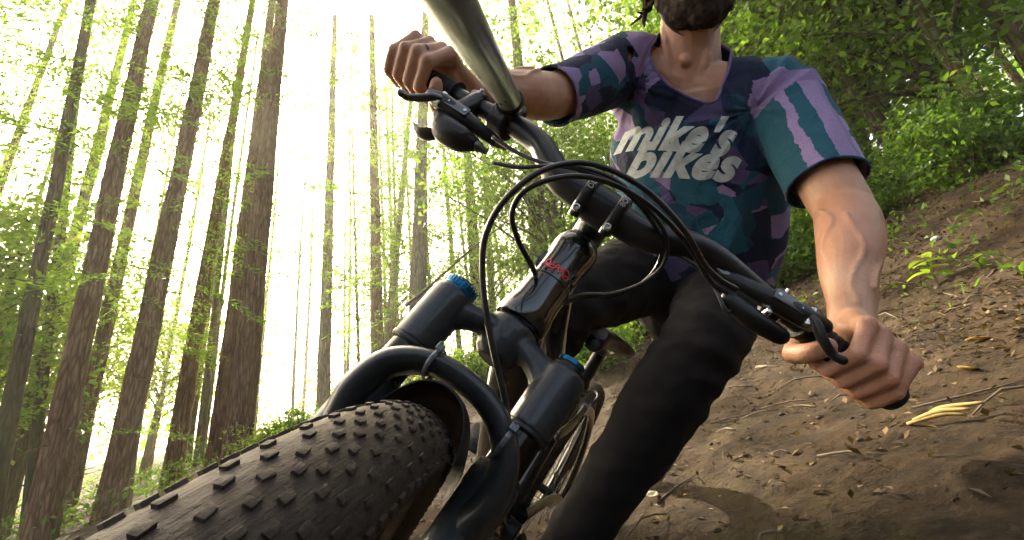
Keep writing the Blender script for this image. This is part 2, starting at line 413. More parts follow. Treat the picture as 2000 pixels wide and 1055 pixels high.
g = G().lathe(ST(.332), unit(ST(.4) - ST(.3)), [(.0178, -.012), (.0212, -.011), (.0212, .007), (.0178, .009)], 24).tube([ST(.33) + YL * .0225 + YH * .012, ST(.33) - YL * .0225 + YH * .012], .004, 8, None, 1)
obj('seat_clamp', g, 'dark_steel', seat_tube)
g = G().tube([ST(.335) + YL * .02, ST(.35) + YL * .035 + YH * .012, ST(.345) + YL * .05 + YH * .03, ST(.315) + YL * .043 + YH * .03, ST(.29) + YL * .024], .0028, 8, None, 6)
obj('dropper_cable_loop', g, 'steel', seat_tube)
g = G().tube([ST(.30), ST(.435)], .0152, 20, None, 1)
seat_post = obj('seat_post', g, 'black_metal', bike)
obj('wiper_collar', G().lathe(ST(.341), unit(ST(.4) - ST(.3)), [(.0155, 0), (.0195, .001), (.0195, .012), (.0165, .02), (.0155, .021)], 24), 'black_satin', seat_post)
g = G().box(ST(.442), YH * .022, YL * .014, YV * .008)
for s in (-1, 1): g.tube([ST(.445) + YH * .09 + YL * s * .014 + YV * .012, ST(.445) + YH * .04 + YL * s * .022, ST(.445) - YH * .05 + YL * s * .022, ST(.445) - YH * .11 + YL * s * .03 + YV * .016], .0035, 8, None, 4)
obj('saddle_rail', g, 'dark_steel', seat_post)
SC = ST(.445) + YV * .036 + YH * .02
sad = [(.150, .010, .012), (.142, .021, .020), (.11, .026, .022), (.06, .031, .022), (.0, .044, .022), (-.05, .062, .023), (-.09, .070, .022), (-.115, .066, .018), (-.125, .045, .010)]
g = G().tube([SC + YH * h + YV * (.010 * math.cos(h * 14) - .012 + (.006 if h < -.08 else 0) - (.012 if h > .13 else 0)) for h, _, _ in sad], [(w, t) for _, w, t in sad], 22, YL, 5)
saddle = obj('saddle', g, 'saddle_cover', bike, 60)
g = G().ball(SC + YH * .143 + YV * (-.002), (.013, .019, .016), 14, 9, [YH, YL, YV])
obj('nose_patch', g, 'saddle_patch', saddle)
RA = FR(-.435, 0, -.03)
for s in (-1, 1):
    o = obj('chain_stay', G().tube([FR(-.03, s * .035, .03), FR(-.12, s * .045, .03), FR(-.28, s * .062, .02), RA + YL * s * .074], [(.014, .018), (.011, .016), (.010, .014), (.010, .014)], 14, YL, 6), 'frame_paint', bike)
    obj('seat_stay', G().tube([RA + YL * s * .074, FR(-.33, s * .066, .14), FR(-.2, s * .05, .27), FR(-.06, s * .036, .30)], [(.010, .012), (.009, .012), (.009, .012), (.010, .014)], 14, YL, 6), 'frame_paint', bike)
    obj('rocker_link', G().tube([FR(-.06, s * .037, .30), FR(-.015, s * .037, .265), FR(.07, s * .032, .245)], [(.006, .013), (.007, .019), (.006, .013)], 14, YL, 6, True), 'dark_steel', bike)
g = G().tube([FR(.07, 0, .245), FR(.27, 0, .185)], .0165, 18, None, 1)
shock = obj('rear_shock', g, 'black_satin', bike)
obj('shock_shaft', G().tube([FR(.05, 0, .251), FR(.14, 0, .224)], .0065, 12, None, 1), 'steel', shock)
obj('rebound_knob', G().lathe(FR(.262, .022, .19), YL, [(.007, 0), (.009, .001), (.009, .008), (.006, .01)], 16), 'blue_anodised', shock)
# cranks, chainring, pedals, rear wheel
obj('bottom_bracket', G().lathe(FR(0, 0, 0), YL, [(.024, -.048), (.027, -.046), (.027, .046), (.024, .048)], 24), 'black_metal', bike)
CRK = unit(YH * .92 - YV * .39)
for s in (-1, 1):
    e = FR(0, s * .078, 0) + CRK * s * .172 * (1 if s > 0 else 1)
    ca = obj('crank_arm', G().tube([FR(0, s * .062, 0), FR(0, s * .072, 0) + CRK * s * .09, e], [(.011, .02), (.008, .014), (.0085, .013)], 14, YL, 5, True), 'black_metal', bike)
    pc = e + YL * s * .062
    pg = G()
    for k in (-1, 1): pg.box(pc + YH * k * .043, YH * .007, YL * .047, YV * .007)
    for k in (-1, 0, 1): pg.box(pc + YL * k * .042, YH * .042, YL * .006, YV * .007)
    pg.tube([e, pc + YL * s * .048], .008, 12, None, 1)
    for a in (-.043, .043):
        for k in (-.036, .0, .036):
            pg.lathe(pc + YH * a + YL * k + YV * .006, YV, [(.0022, 0), (.0018, .005)], 6)
    obj('pedal', pg, 'black_satin', bike)
rg = G().lathe(FR(0, -.050, 0), YL, [(.052, -.0015), (.066, -.0015), (.066, .0015), (.052, .0015)], 48, True)
for k in range(32):
    a = 2 * math.pi * k / 32; d = YH * math.cos(a) + YV * math.sin(a); rg.box(FR(0, -.05, 0) + d * .068, d * .004, np.cross(d, YL) * .0032, YL * .001)
for k in range(4):
    a = 2 * math.pi * k / 4; d = YH * math.cos(a) + YV * math.sin(a); rg.box(FR(0, -.05, 0) + d * .04, d * .016, np.cross(d, YL) * .006, YL * .0014)
obj('chainring', rg, 'dark_steel', bike)
cg = G().lathe(RA + YL * -.032, -YL, [(.05, 0), (.05, .002), (.044, .003), (.044, .009), (.036, .010), (.036, .018), (.028, .019), (.028, .026), (.022, .027), (.022, .033)], 40)
obj('cassette', cg, 'dark_steel', bike)
def chain_pts():
    out = []; r1, r2 = .066, .04; c1, c2 = FR(0, -.05, 0), RA + YL * -.05
    for k in range(13): a = R_(85 - 170 * k / 12); out.append(c1 + (YH * math.cos(a) + YV * math.sin(a)) * r1)
    c3 = RA + YL * -.05 - YV * .10 - YH * .01
    for k in range(5): a = R_(-60 - 120 * k / 4); out.append(c3 + (YH * math.cos(a) + YV * math.sin(a)) * .02)
    for k in range(9): a = R_(250 - 160 * k / 8); out.append(c2 + (YH * math.cos(a) + YV * math.sin(a)) * r2)
    out.append(out[0]); return out
obj('chain', G().tube(chain_pts(), (.0028), 6, YL, 2), 'dark_steel', bike)
obj('derailleur', G().tube([RA + YL * -.062 - YV * .02, RA + YL * -.06 - YV * .06, RA + YL * -.052 - YV * .13], [(.012, .016), (.01, .02), (.006, .014)], 12, YL, 4, True), 'black_metal', bike)

def wheel(c, ax, fwd, rim_name, tyre_name, radius, half_w, phase, nspk=28):
    """lathed tyre, rim, hub, spokes; knobs as one mass of tread"""
    ax = unit(ax); fwd = unit(fwd - ax * (fwd @ ax)); up = np.cross(fwd, ax)
    prof = []
    for k in range(21):
        a = R_(-128 + 256 * k / 20); w = math.sin(a) * half_w; h = math.cos(a)
        prof.append((radius - .030 + h * .0265, w))
    prof += [(radius - .052, half_w * .45), (radius - .052, -half_w * .45)]
    ty = obj(tyre_name, G().lathe(c, ax, prof, 128, True), 'tyre_rubber', bike, 60)
    tg = G(); n = 210
    def knob(th, lat, sx, sy, h, skew=0):
        a = lat / half_w; a = math.asin(max(-.97, min(.97, a))); rr = radius - .030 + math.cos(a) * .0265
        d = fwd * math.cos(th) + up * math.sin(th); tn = -fwd * math.sin(th) + up * math.cos(th)
        nrm = unit(d * math.cos(a) + ax * math.sin(a) * .75); la = unit(np.cross(tn, nrm)); tn2 = unit(tn + la * skew); la2 = unit(np.cross(tn2, nrm))
        tg.box(c + d * rr + ax * lat + nrm * (h * .35), tn2 * sx, la2 * sy, nrm * h)
    rg = random.Random(int(phase * 10)); latc = [-.93, -.72, -.5, -.28, -.09, .09, .28, .5, .72, .93]
    for k in range(n):
        th = 2 * math.pi * (k + phase) / n; st = 2 * math.pi / n
        for m_, lt in enumerate(latc):
            edge = abs(lt) > .85
            if (k + m_) % 2 and not edge: continue
            knob(th + st * rg.uniform(-.2, .2), lt * half_w + rg.uniform(-.0006, .0006), .0030 if not edge else .0028, .0019 if not edge else .0022, .0011 if not edge else .0014, rg.uniform(-.2, .2))
    t = obj('tread', tg, 'tyre_rubber', ty, 30); t['kind'] = 'stuff'
    R2 = radius - .058
    obj(rim_name, G().lathe(c, ax, [(R2, -.017), (R2 + .009, -.018), (R2 + .009, -.014), (R2 + .004, -.012), (R2 + .004, .012), (R2 + .009, .014), (R2 + .009, .018), (R2, .017), (R2 - .016, .010), (R2 - .019, 0), (R2 - .016, -.010)], 96, True), 'black_satin', bike)
    obj('hub', G().lathe(c, ax, [(.010, -.055), (.012, -.052), (.012, -.034), (.029, -.032), (.029, -.029), (.014, -.026), (.013, 0), (.014, .026), (.029, .029), (.029, .032), (.012, .034), (.012, .052), (.010, .055)], 28), 'black_metal', bike)
    L0 = R2 - .02 - .0
    ln = math.sqrt(L0 ** 2 - .027 ** 2)
    sme = finish(G().tube([(0, 0, 0), (0, 0, 1)], .0011, 6, None, 1).mesh('spoke'), 'black_metal')
    for k in range(nspk):
        side = 1 if k % 2 else -1; a = 2 * math.pi * k / nspk
        p1 = c + (fwd * math.cos(a) + up * math.sin(a)) * (R2 - .012)
        a2 = a + R_(70) * (1 if (k // 2) % 2 else -1); p0 = c + (fwd * math.cos(a2) + up * math.sin(a2)) * .027 + ax * side * .030
        d = p1 - p0; q = Vector(d).to_track_quat('Z', 'Y')
        o = bpy.data.objects.new('spoke', sme); COL.objects.link(o); o.parent = bike; o.location = p0; o.rotation_mode = 'QUATERNION'; o.rotation_quaternion = q; o.scale = (1, 1, float(np.linalg.norm(d)))
    return ty
tyre = wheel(WC, Y3, X3, 'front_rim', 'front_tyre', .366, .0315, .3)
wheel(RA, YL, YH, 'rear_rim', 'rear_tyre', .366, .030, .1)
def rotor(c, ax, fwd, name, r):
    ax = unit(ax); fwd = unit(fwd - ax * (fwd @ ax)); up = np.cross(fwd, ax)
    g = G().lathe(c, ax, [(r - .013, -.0009), (r, -.0009), (r, .0009), (r - .013, .0009)], 72, True)
    for k in range(6):
        a = 2 * math.pi * k / 6; d = fwd * math.cos(a) + up * math.sin(a); d2 = fwd * math.cos(a + .5) + up * math.sin(a + .5)
        g.tube([c + d * .018, c + d2 * (r - .012)], [(.0009, .005), (.0009, .004)], 6, ax, 1)
    obj(name, g, 'steel', bike)
rotor(WC + Y3 * .047, Y3, X3, 'brake_rotor', .1); rotor(RA + YL * .047, YL, YH, 'brake_rotor', .09)

# --- fork
LG = .069; LF = .018
cg = G()
cg.lathe((0, 0, 0), -Z3, [(.026, .0), (.030, .004), (.0305, .012), (.0285, .026), (.023, .04), (.016, .046)], 30)
for s in (-1, 1):
    cg.lathe((LF, s * LG, -.017), -Z3, [(.0212, -.002), (.0232, .002), (.0236, .012), (.0232, .035), (.0224, .062), (.0218, .066)], 30)
    cg.tube([(.004, 0, -.018), (.010, s * .022, -.019), (.015, s * .044, -.026), (LF, s * LG, -.038)], [(.022, .016), (.017, .0135), (.016, .0145), (.019, .024)], 20, X3, 6)
crown = obj('fork_crown', fuse(cg, .0013, 8, .5), 'crown_grey', bike, 180)
for s in (-1, 1):
    nm = 'air_cap' if s > 0 else 'damper_knob'
    if s < 0:
        kg = G().lathe((LF, s * LG, -.017), Z3, [(.0200, 0), (.0204, .003), (.0185, .005), (.0185, .012), (.0160, .0145), (.006, .015), (.003, .0152)], 30)
        for k in range(26):
            a = 2 * math.pi * k / 26; d = np.array([math.cos(a), math.sin(a), 0]); kg.box(np.array([LF, s * LG, -.007]) + d * .0184, d * .0006, np.cross(d, Z3) * .0012, Z3 * .0035)
        obj(nm, kg, 'blue_anodised', crown)
        obj('cap_top', G().lathe((LF, s * LG, -.002), Z3, [(.0135, 0), (.0125, .002), (.005, .0028)], 24), 'black_satin', crown)
    else:
        obj(nm, G().lathe((LF, s * LG, -.017), Z3, [(.0200, 0), (.0200, .004), (.0145, .006), (.0142, .009), (.010, .0105), (.003, .011)], 24), 'black_metal', crown)
        obj('valve_ring', G().lathe((LF, s * LG, -.008), Z3, [(.0115, 0), (.0148, .001), (.0148, .0055), (.011, .0065)], 24), 'blue_anodised', crown)
    obj('crown_lip', G().lathe((LF, s * LG, -.082), -Z3, [(.0215, 0), (.0228, .0008), (.0228, .004), (.0210, .006), (.0190, .0062)], 30), 'black_satin', crown)
    obj('stanchion', G().lathe((LF, s * LG, -.07), -Z3, [(.0182, 0), (.0182, .2)], 32), 'stanchion', bike)
    lw = G().lathe((LF, s * LG, -.135), -Z3, [(.019, -.008), (.0225, -.007), (.0240, .0), (.0240, .012), (.0232, .016), (.0232, .06), (.0222, .2), (.0205, .33), (.0195, .37), (.012, .385)], 30)
    lw.tube([(LF, s * LG, -.47), (.03, s * LG * .94, -.492), tuple(WC + Y3 * s * .062)], [(.014, .02), (.013, .021), (.012, .018)], 16, Y3, 5, True)
    obj('fork_lower', lw, 'crown_grey', bike, 45)
    obj('wiper_seal', G().lathe((LF, s * LG, -.128), -Z3, [(.0185, -.006), (.0215, -.004), (.0225, .0), (.0225, .003), (.019, .004)], 30), 'rubber', bike)
ag = G()
apts = [(.026, -.071, -.172), (.040, -.074, -.145), (.050, -.063, -.114), (.055, -.035, -.0945), (.057, 0, -.089)]
apts = apts + [(x, -y, z) for x, y, z in apts[-2::-1]]
ag.tube(apts, [(.018, .016), (.021, .0140), (.024, .0120), (.026, .0104), (.0265, .0098), (.026, .0104), (.024, .0120), (.021, .0140), (.018, .016)], 18, X3, 7)
arch = obj('fork_arch', ag, 'crown_grey', bike, 60)
# mudguard: thin curved flap over the tyre, tied to the arch
mg = G(); NU, NV = 24, 16; V = []
for lay in (0, 1):
    for i in range(NU):
        th = R_(-26 + 35 * i / (NU - 1)); ww = .044 - .006 * abs(i / (NU - 1) - .35)
        t = i / (NU - 1)
        if t > .80: ww *= 1 - .10 * ((t - .80) / .2) ** 2
        for j in range(NV):
            v = -1 + 2 * j / (NV - 1); lat = v * ww; drop = .020 * v * v + (.018 * (v ** 4))
            rr = .386 - drop - lay * .0018
            V.append((WC[0] + rr * math.sin(th), lat, WC[2] + rr * math.cos(th)))
F = []
for lay in (0, 1):
    o = lay * NU * NV
    for i in range(NU - 1):
        for j in range(NV - 1):
            q = (o + i * NV + j, o + i * NV + j + 1, o + (i + 1) * NV + j + 1, o + (i + 1) * NV + j); F.append(q if lay else q[::-1])
def _edge(i0, j0, i1, j1): F.append((i0 * NV + j0, i1 * NV + j1, NU * NV + i1 * NV + j1, NU * NV + i0 * NV + j0))
for i in range(NU - 1): _edge(i, 0, i + 1, 0); _edge(i + 1, NV - 1, i, NV - 1)
for j in range(NV - 1): _edge(0, j + 1, 0, j); _edge(NU - 1, j, NU - 1, j + 1)
guard = obj('mudguard', mg.add(V, F), 'guard_plastic', bike, 50)
for yy, zz in ((-.030, -.0925), (.056, -.107)):
    tg = G(); P = [np.array([.056 + .0275 * math.cos(a), yy + .0006 * math.sin(a), zz - .001 + .0140 * math.sin(a)]) for a in np.linspace(0, 2 * math.pi, 17)]
    tg.tube(P, (.0022, .0009), 8, Y3, 2); tg.box(P[1] + np.array([.002, 0, .004]), X3 * .003, Y3 * .0032, Z3 * .003)
    tg.tube([P[1], P[1] + np.array([.006, -.001, .008])], (.0018, .0007), 6, Y3, 1)
    obj('zip_tie', tg, 'tie_plastic', guard)
# front brake calliper on the rider's left lower
obj('brake_caliper', G().tube([(-.030, .062, -.36), (-.028, .060, -.40), (-.022, .058, -.43)], [(.012, .016), (.017, .02), (.012, .016)], 16, Y3, 5, True), 'black_satin', bike)
obj('arch_bolt', G().lathe((.04, .066, -.205), unit((.9, .45, 0)), [(.007, -.004), (.007, .003), (.0035, .0034), (.003, .001)], 16), 'dark_steel', bike)

# --- cockpit
obj('headset_spacer', G().lathe((0, 0, .128), Z3, [(.024, 0), (.0250, .002), (.0235, .006), (.0195, .007), (.0192, .010)], 32), 'black_metal', bike)
TILT = -.042
BF, BA = .055, .153
sg = G().lathe((0, 0, .134), Z3, [(.017, 0), (.0195, .002), (.0195, .038), (.017, .040)], 30)
sg.tube([(.004, 0, .153), (.03, 0, .153), (BF - .012, 0, BA)], [(.019, .018), (.018, .0165), (.026, .018)], 20, Y3, 6)
sg.lathe((BF, -.0265, BA), Y3, [(.0185, 0), (.0225, .001), (.0225, .052), (.0185, .053)], 32)
stem = obj('stem', fuse(sg, .0013, 5, .5), 'black_satin', bike, 180)
obj('stem_cap', G().lathe((0, 0, .174), Z3, [(.0175, 0), (.0175, .003), (.006, .004), (.0055, .002), (.003, .002)], 28), 'black_metal', stem)
for s in (-1, 1):
    fp = G(); pts = []
    for k in range(15):
        a = R_(-72 + 144 * k / 14); pts.append((BF + .0255 * math.cos(a), s * .0195, BA + .0255 * math.sin(a)))
    pts = [(BF + .000, s * .0195, BA - .0285)] + pts + [(BF + .000, s * .0195, BA + .0285)]
    fp.tube(pts, (.0058, .0032), 12, Y3, 2)
    plate = obj('clamp_plate', fp, 'black_satin', bike, 45)
    for e in (-1, 1):
        bp = np.array([BF + .0115, s * .0195, BA + e * .0272]); bd = unit((.92, 0, e * .39))
        obj('bolt', G().lathe(bp, bd, [(.0042, -.006), (.0042, .0035), (.0028, .004), (.0022, .0015)], 14), 'steel', plate)
    tm = text_mesh('DEITY' if s < 0 else '8OSX', .0085, .0001, 0, 1.08)
    bm = bmesh.new(); bm.from_mesh(tm); bmesh.ops.subdivide_edges(bm, edges=bm.edges, cuts=2)
    for v in bm.verts:
        x, y = v.co.x, v.co.y - .0030
        a = R_(8) + x / .0292; r = .0292
        v.co = (BF + r * math.cos(a), s * .0195 - y, BA + r * math.sin(a))
    bm.to_mesh(tm); bm.free(); obj('lettering', tm, 'print_grey', plate)
def bar_at(l):
    s = 1 if l > 0 else -1; a = abs(l); t = max(0, min(1, (a - .045) / .085)); t = t * t * (3 - 2 * t)
    return np.array([BF - max(0, a - .09) * .155 - .004 * t, l, BA + .040 * t + .03 * max(0, a - .1) + TILT * l])
ls = [-.360, -.30, -.2, -.14, -.107, -.085, -.06, -.035, 0, .035, .06, .085, .107, .14, .2, .30, .360]
def bar_r(l): a = abs(l); return float(np.interp(a, [0, .05, .10, .16, .21], [.0176, .0176, .0156, .0140, .0112]))
bar = obj('handlebar', G().tube([bar_at(l) for l in ls], [bar_r(l) for l in ls], 24, None, 6), 'black_satin', bike, 60)
for s in (-1, 1):
    gp = G(); n = 46; pts = []; rr = []
    for k in range(n):
        l = s * (.248 + .119 * k / (n - 1)); pts.append(bar_at(l)); rr.append(.0152 + (.0009 if k % 3 == 0 else 0))
    rr[0] = rr[1] = .018; rr[-1] = .0165; rr[-2] = .0172
    gp.tube(pts, rr, 22, None, 1); grip = obj('grip', gp, 'rubber', bike, 35)
    e = bar_at(s * .367); d = unit(bar_at(s * .367) - bar_at(s * .33))
    obj('bar_end_plug', G().lathe(e, d, [(.016, -.002), (.0168, .001), (.0155, .005), (.009, .007), (.002, .0075)], 22), 'black_satin', grip)
    # brake lever: clamp, master cylinder, blade (with pivot), shifter/dropper pod
    c = bar_at(s * .215); DV = Z3 * (-.026 if s < 0 else 0) - X3 * (.006 if s < 0 else 0); bd = unit(bar_at(s * .24) - bar_at(s * .2))
    lv = obj('brake_lever', fuse(G().lathe(c, bd, [(.0135, -.009), (.0185, -.008), (.0185, .008), (.0135, .009)], 26)
        .tube([DV + c + X3 * .012 - Z3 * .012 - Y3 * s * .058, DV + c + X3 * .022 - Z3 * .016 - Y3 * s * .02, DV + c + X3 * .026 - Z3 * .016 + Y3 * s * .018, DV + c + X3 * .024 - Z3 * .012 + Y3 * s * .04], [.0075, .0105, .012, .009], 18, None, 5, True)
        .tube([c + X3 * .01, DV + c + X3 * .024 - Z3 * .014], [.010, .011], 12, None, 1, True), .0013, 4, .5), 'black_satin', bike, 180)
    p0 = DV + c + X3 * .032 - Z3 * .016 + Y3 * s * .022
    obj('lever_blade', G().tube([p0, p0 + X3 * .006 + Y3 * s * .004 - Z3 * .010, p0 + X3 * .006 + Y3 * s * .014 - Z3 * .022, p0 + X3 * .004 + Y3 * s * .028 - Z3 * .030, p0 + X3 * .007 + Y3 * s * .036 - Z3 * .032], [(.004, .005), (.0045, .006), (.0038, .0055), (.0036, .005), (.0045, .005)], 14, Z3, 6, True), 'dark_steel' if s < 0 else 'black_metal', lv)
    obj('pivot_bolt', G().lathe(p0 + Z3 * .004, Z3, [(.005, -.018), (.005, .004), (.0025, .0046), (.002, .003)], 14), 'steel', lv)
    lid = obj('reservoir_lid', G().box(DV + c + X3 * .034 - Z3 * .0165 - Y3 * s * .002, X3 * .0022, Y3 * .017, Z3 * .0062), 'dark_steel', lv)
    for e_ in (-1, 1): obj('lid_screw', G().lathe(DV + c + X3 * .036 - Z3 * .0165 - Y3 * s * .002 + Y3 * e_ * .0125, X3, [(.0022, -.001), (.0022, .0012), (.001, .0014)], 10), 'steel', lv)
    obj('hose_nut', G().lathe(DV + c + X3 * .012 - Z3 * .012 - Y3 * s * .060, -Y3 * s, [(.0055, -.004), (.0062, .0), (.0062, .006), (.0045, .008), (.0042, .016)], 6 + 6), 'dark_steel', lv)
    obj('clamp_bolt', G().lathe(c + X3 * .016 + Z3 * .010, unit((.6, 0, .8)), [(.0035, -.006), (.0035, .003), (.002, .0035)], 12), 'steel', lv)
    if s < 0:
        sp = G().tube([DV * 1.1 + c - Y3 * s * .045 - Z3 * .036 + X3 * .02, DV * 1.1 + c - Y3 * s * .03 - Z3 * .042 + X3 * .022, DV * 1.1 + c - Y3 * s * .006 - Z3 * .040 + X3 * .02, DV * 1.1 + c + Y3 * s * .014 - Z3 * .026 + X3 * .016], [(.010, .008), (.016, .016), (.017, .017), (.011, .012)], 18, None, 5, True)
        sp.tube([DV + c - Z3 * .038 + X3 * .012, c - Z3 * .014], .008, 10, None, 1)
        pod = obj('shifter', fuse(sp, .0012, 4, .5), 'black_metal', bike, 180)
        obj('thumb_paddle', G().tube([DV + c - Z3 * .045 + X3 * .012, DV + c - Z3 * .052 + Y3 * s * .024 - X3 * .002, DV + c - Z3 * .048 + Y3 * s * .040 - X3 * .004], [(.003, .008), (.0035, .010), (.003, .008)], 12, Z3, 5, True), 'black_metal', pod)
        obj('barrel_adjuster', G().lathe(DV * 1.1 + c - Y3 * s * .045 - Z3 * .036 + X3 * .02, Y3 * -s, [(.006, -.004), (.0065, .004), (.0065, .010), (.0045, .013), (.0035, .020)], 14), 'dark_steel', pod)
    else:
        sp = G().tube([c - Y3 * s * .050 - Z3 * .040 + X3 * .014, c - Y3 * s * .02 - Z3 * .046 + X3 * .016, c + Y3 * s * .01 - Z3 * .044 + X3 * .014], [(.009, .010), (.011, .013), (.009, .011)], 18, None, 5, True)
        sp.tube([c - Z3 * .04 + X3 * .008 - Y3 * s * .012, c - Z3 * .014 - Y3 * s * .006], .0065, 10, None, 1)
        pod = obj('dropper_remote', fuse(sp, .0012, 4, .5), 'black_metal', bike, 180)
        obj('clamp_bolt', G().lathe(c - Y3 * s * .012 - Z3 * .03 + X3 * .022, X3, [(.0035, -.008), (.0035, .002), (.002, .0025)], 12), 'steel', pod)
# hoses and cables
CB = lambda name, pts, r=.0025: obj(name, G().tube(pts, r, 10, None, 8), 'cable_housing', bike, 180)
cR = bar_at(-.225); cL = bar_at(.225)
CB('brake_hose', [L(1440, 566, .455), L(1405, 545, .45), L(1375, 515, .445), L(1335, 448, .43), L(1270, 378, .425), L(1195, 333, .42), L(1125, 318, .418), L(1050, 338, .415), L(985, 392, .41), L(950, 455, .41), L(942, 520, .41), L(948, 600, .405), L(965, 690, .40), L(984, 770, .395), L(991, 830, .39), L(975, 900, .39)], .0031)
CB('gear_cable', [L(962, 318, .49), L(1010, 327, .48), L(1055, 325, .47), L(1120, 324, .455), L(1200, 350, .445), L(1262, 405, .445), L(1300, 460, .455), L(1296, 515, .465), L(1255, 553, .475), L(1195, 574, .49), L(1140, 576, .50), YAW((.002, .020, .047))], .0024)
CB('gear_cable', [L(962, 268, .50), L(1010, 298, .49), L(1060, 318, .475), L(1130, 332, .46), L(1205, 362, .45), L(1258, 412, .45), L(1290, 466, .46), L(1286, 516, .47), L(1248, 558, .48), L(1190, 580, .495), L(1135, 582, .505), YAW((.002, .019, .040))], .0024)
CB('brake_hose', [L(1440, 580, .455), L(1390, 552, .455), L(1345, 480, .45), L(1285, 415, .435), L(1215, 368, .43), L(1140, 345, .425), L(1070, 352, .42), L(1020, 378, .42), L(1000, 418, .425), L(1010, 465, .435), L(1033, 510, .45), L(1045, 535, .46), YAW((.006, -.018, .060))], .0029)
CB('dropper_cable', [cL + np.array([.014, -.05, -.040]), L(1420, 610, .45), L(1395, 560, .46), L(1360, 520, .47), L(1310, 490, .475)], .0022)

# ---------------------------------------------------------------- camera pole clamped to the bar
pa = bar_at(-.168); pe = L(884, 10, .235); pd = unit(pe - pa)
pole = empty('camera_pole', mat=BIKE.copy())
tag(pole, 'grey metal camera pole clamped to the handlebar and rising out of the top edge', 'camera pole')
p0 = pa + X3 * .020 + Z3 * .012
pd = unit(pe - p0)
g = G().lathe(p0, pd, [(.0128, .004), (.0138, .006), (.0138, .40), (.0125, .404)], 30)
obj('tube', g, 'pole_metal', pole)
g = G().lathe(p0, pd, [(.0150, .0), (.0165, .003), (.0165, .020), (.0145, .024)], 30)
obj('collar', g, 'black_metal', pole)
bd = unit(bar_at(-.15) - bar_at(-.19))
cl = obj('clamp', fuse(G().lathe(pa, bd, [(.0145, -.014), (.0225, -.012), (.0225, .012), (.0145, .014)], 28).tube([pa, p0 + pd * .008], [.017, .016], 16, None, 1).box(pa - X3 * .012 + Z3 * .016, X3 * .012, bd * .012, Z3 * .012), .0013, 4, .5), 'black_satin', pole, 180)
obj('clamp_knob', G().lathe(pa + Z3 * .026 - X3 * .006, unit((-.2, .25, 1)), [(.007, -.006), (.0115, -.003), (.0115, .010), (.009, .013)], 20), 'black_metal', cl)

# ================================================================ RIDER
camdir = lambda v: BW @ np.asarray(v, float)            # camera axes (right, down, forward) to world
neck0, neck1 = C(1347, 175, .955), C(1347, 66, .935)
shR, shL = C(1228, 132, .995), C(1518, 188, .88)
elR, elL = C(1082, 188, .83), C(1646, 408, .715)
chest = C(1356, 265, .985); belly = C(1364, 410, 1.02); waist = C(1360, 500, 1.06); pelvis = C(1345, 560, 1.12)
hipL, hipR = C(1418, 560, 1.10), C(1268, 530, 1.14)
knL, knR = C(1372, 668, .80), C(1108, 590, .88)
side_sh = unit(shL - shR); upv = unit(neck0 - pelvis); frontv = unit(np.cross(side_sh, upv))
if frontv @ camdir((0, 0, 1)) > 0: frontv = -frontv
# feet on the pedals
pedL = b2w(FR(0, .14, 0) + CRK * .172); pedR = b2w(FR(0, -.14, 0) - CRK * .172)
YVw, YHw, YLw = _b3 @ YV, _b3 @ YH, _b3 @ YL
anL = pedL + YVw * .115 - YHw * .045 + YLw * .005; anR = pedR + YVw * .115 - YHw * .045 - YLw * .005

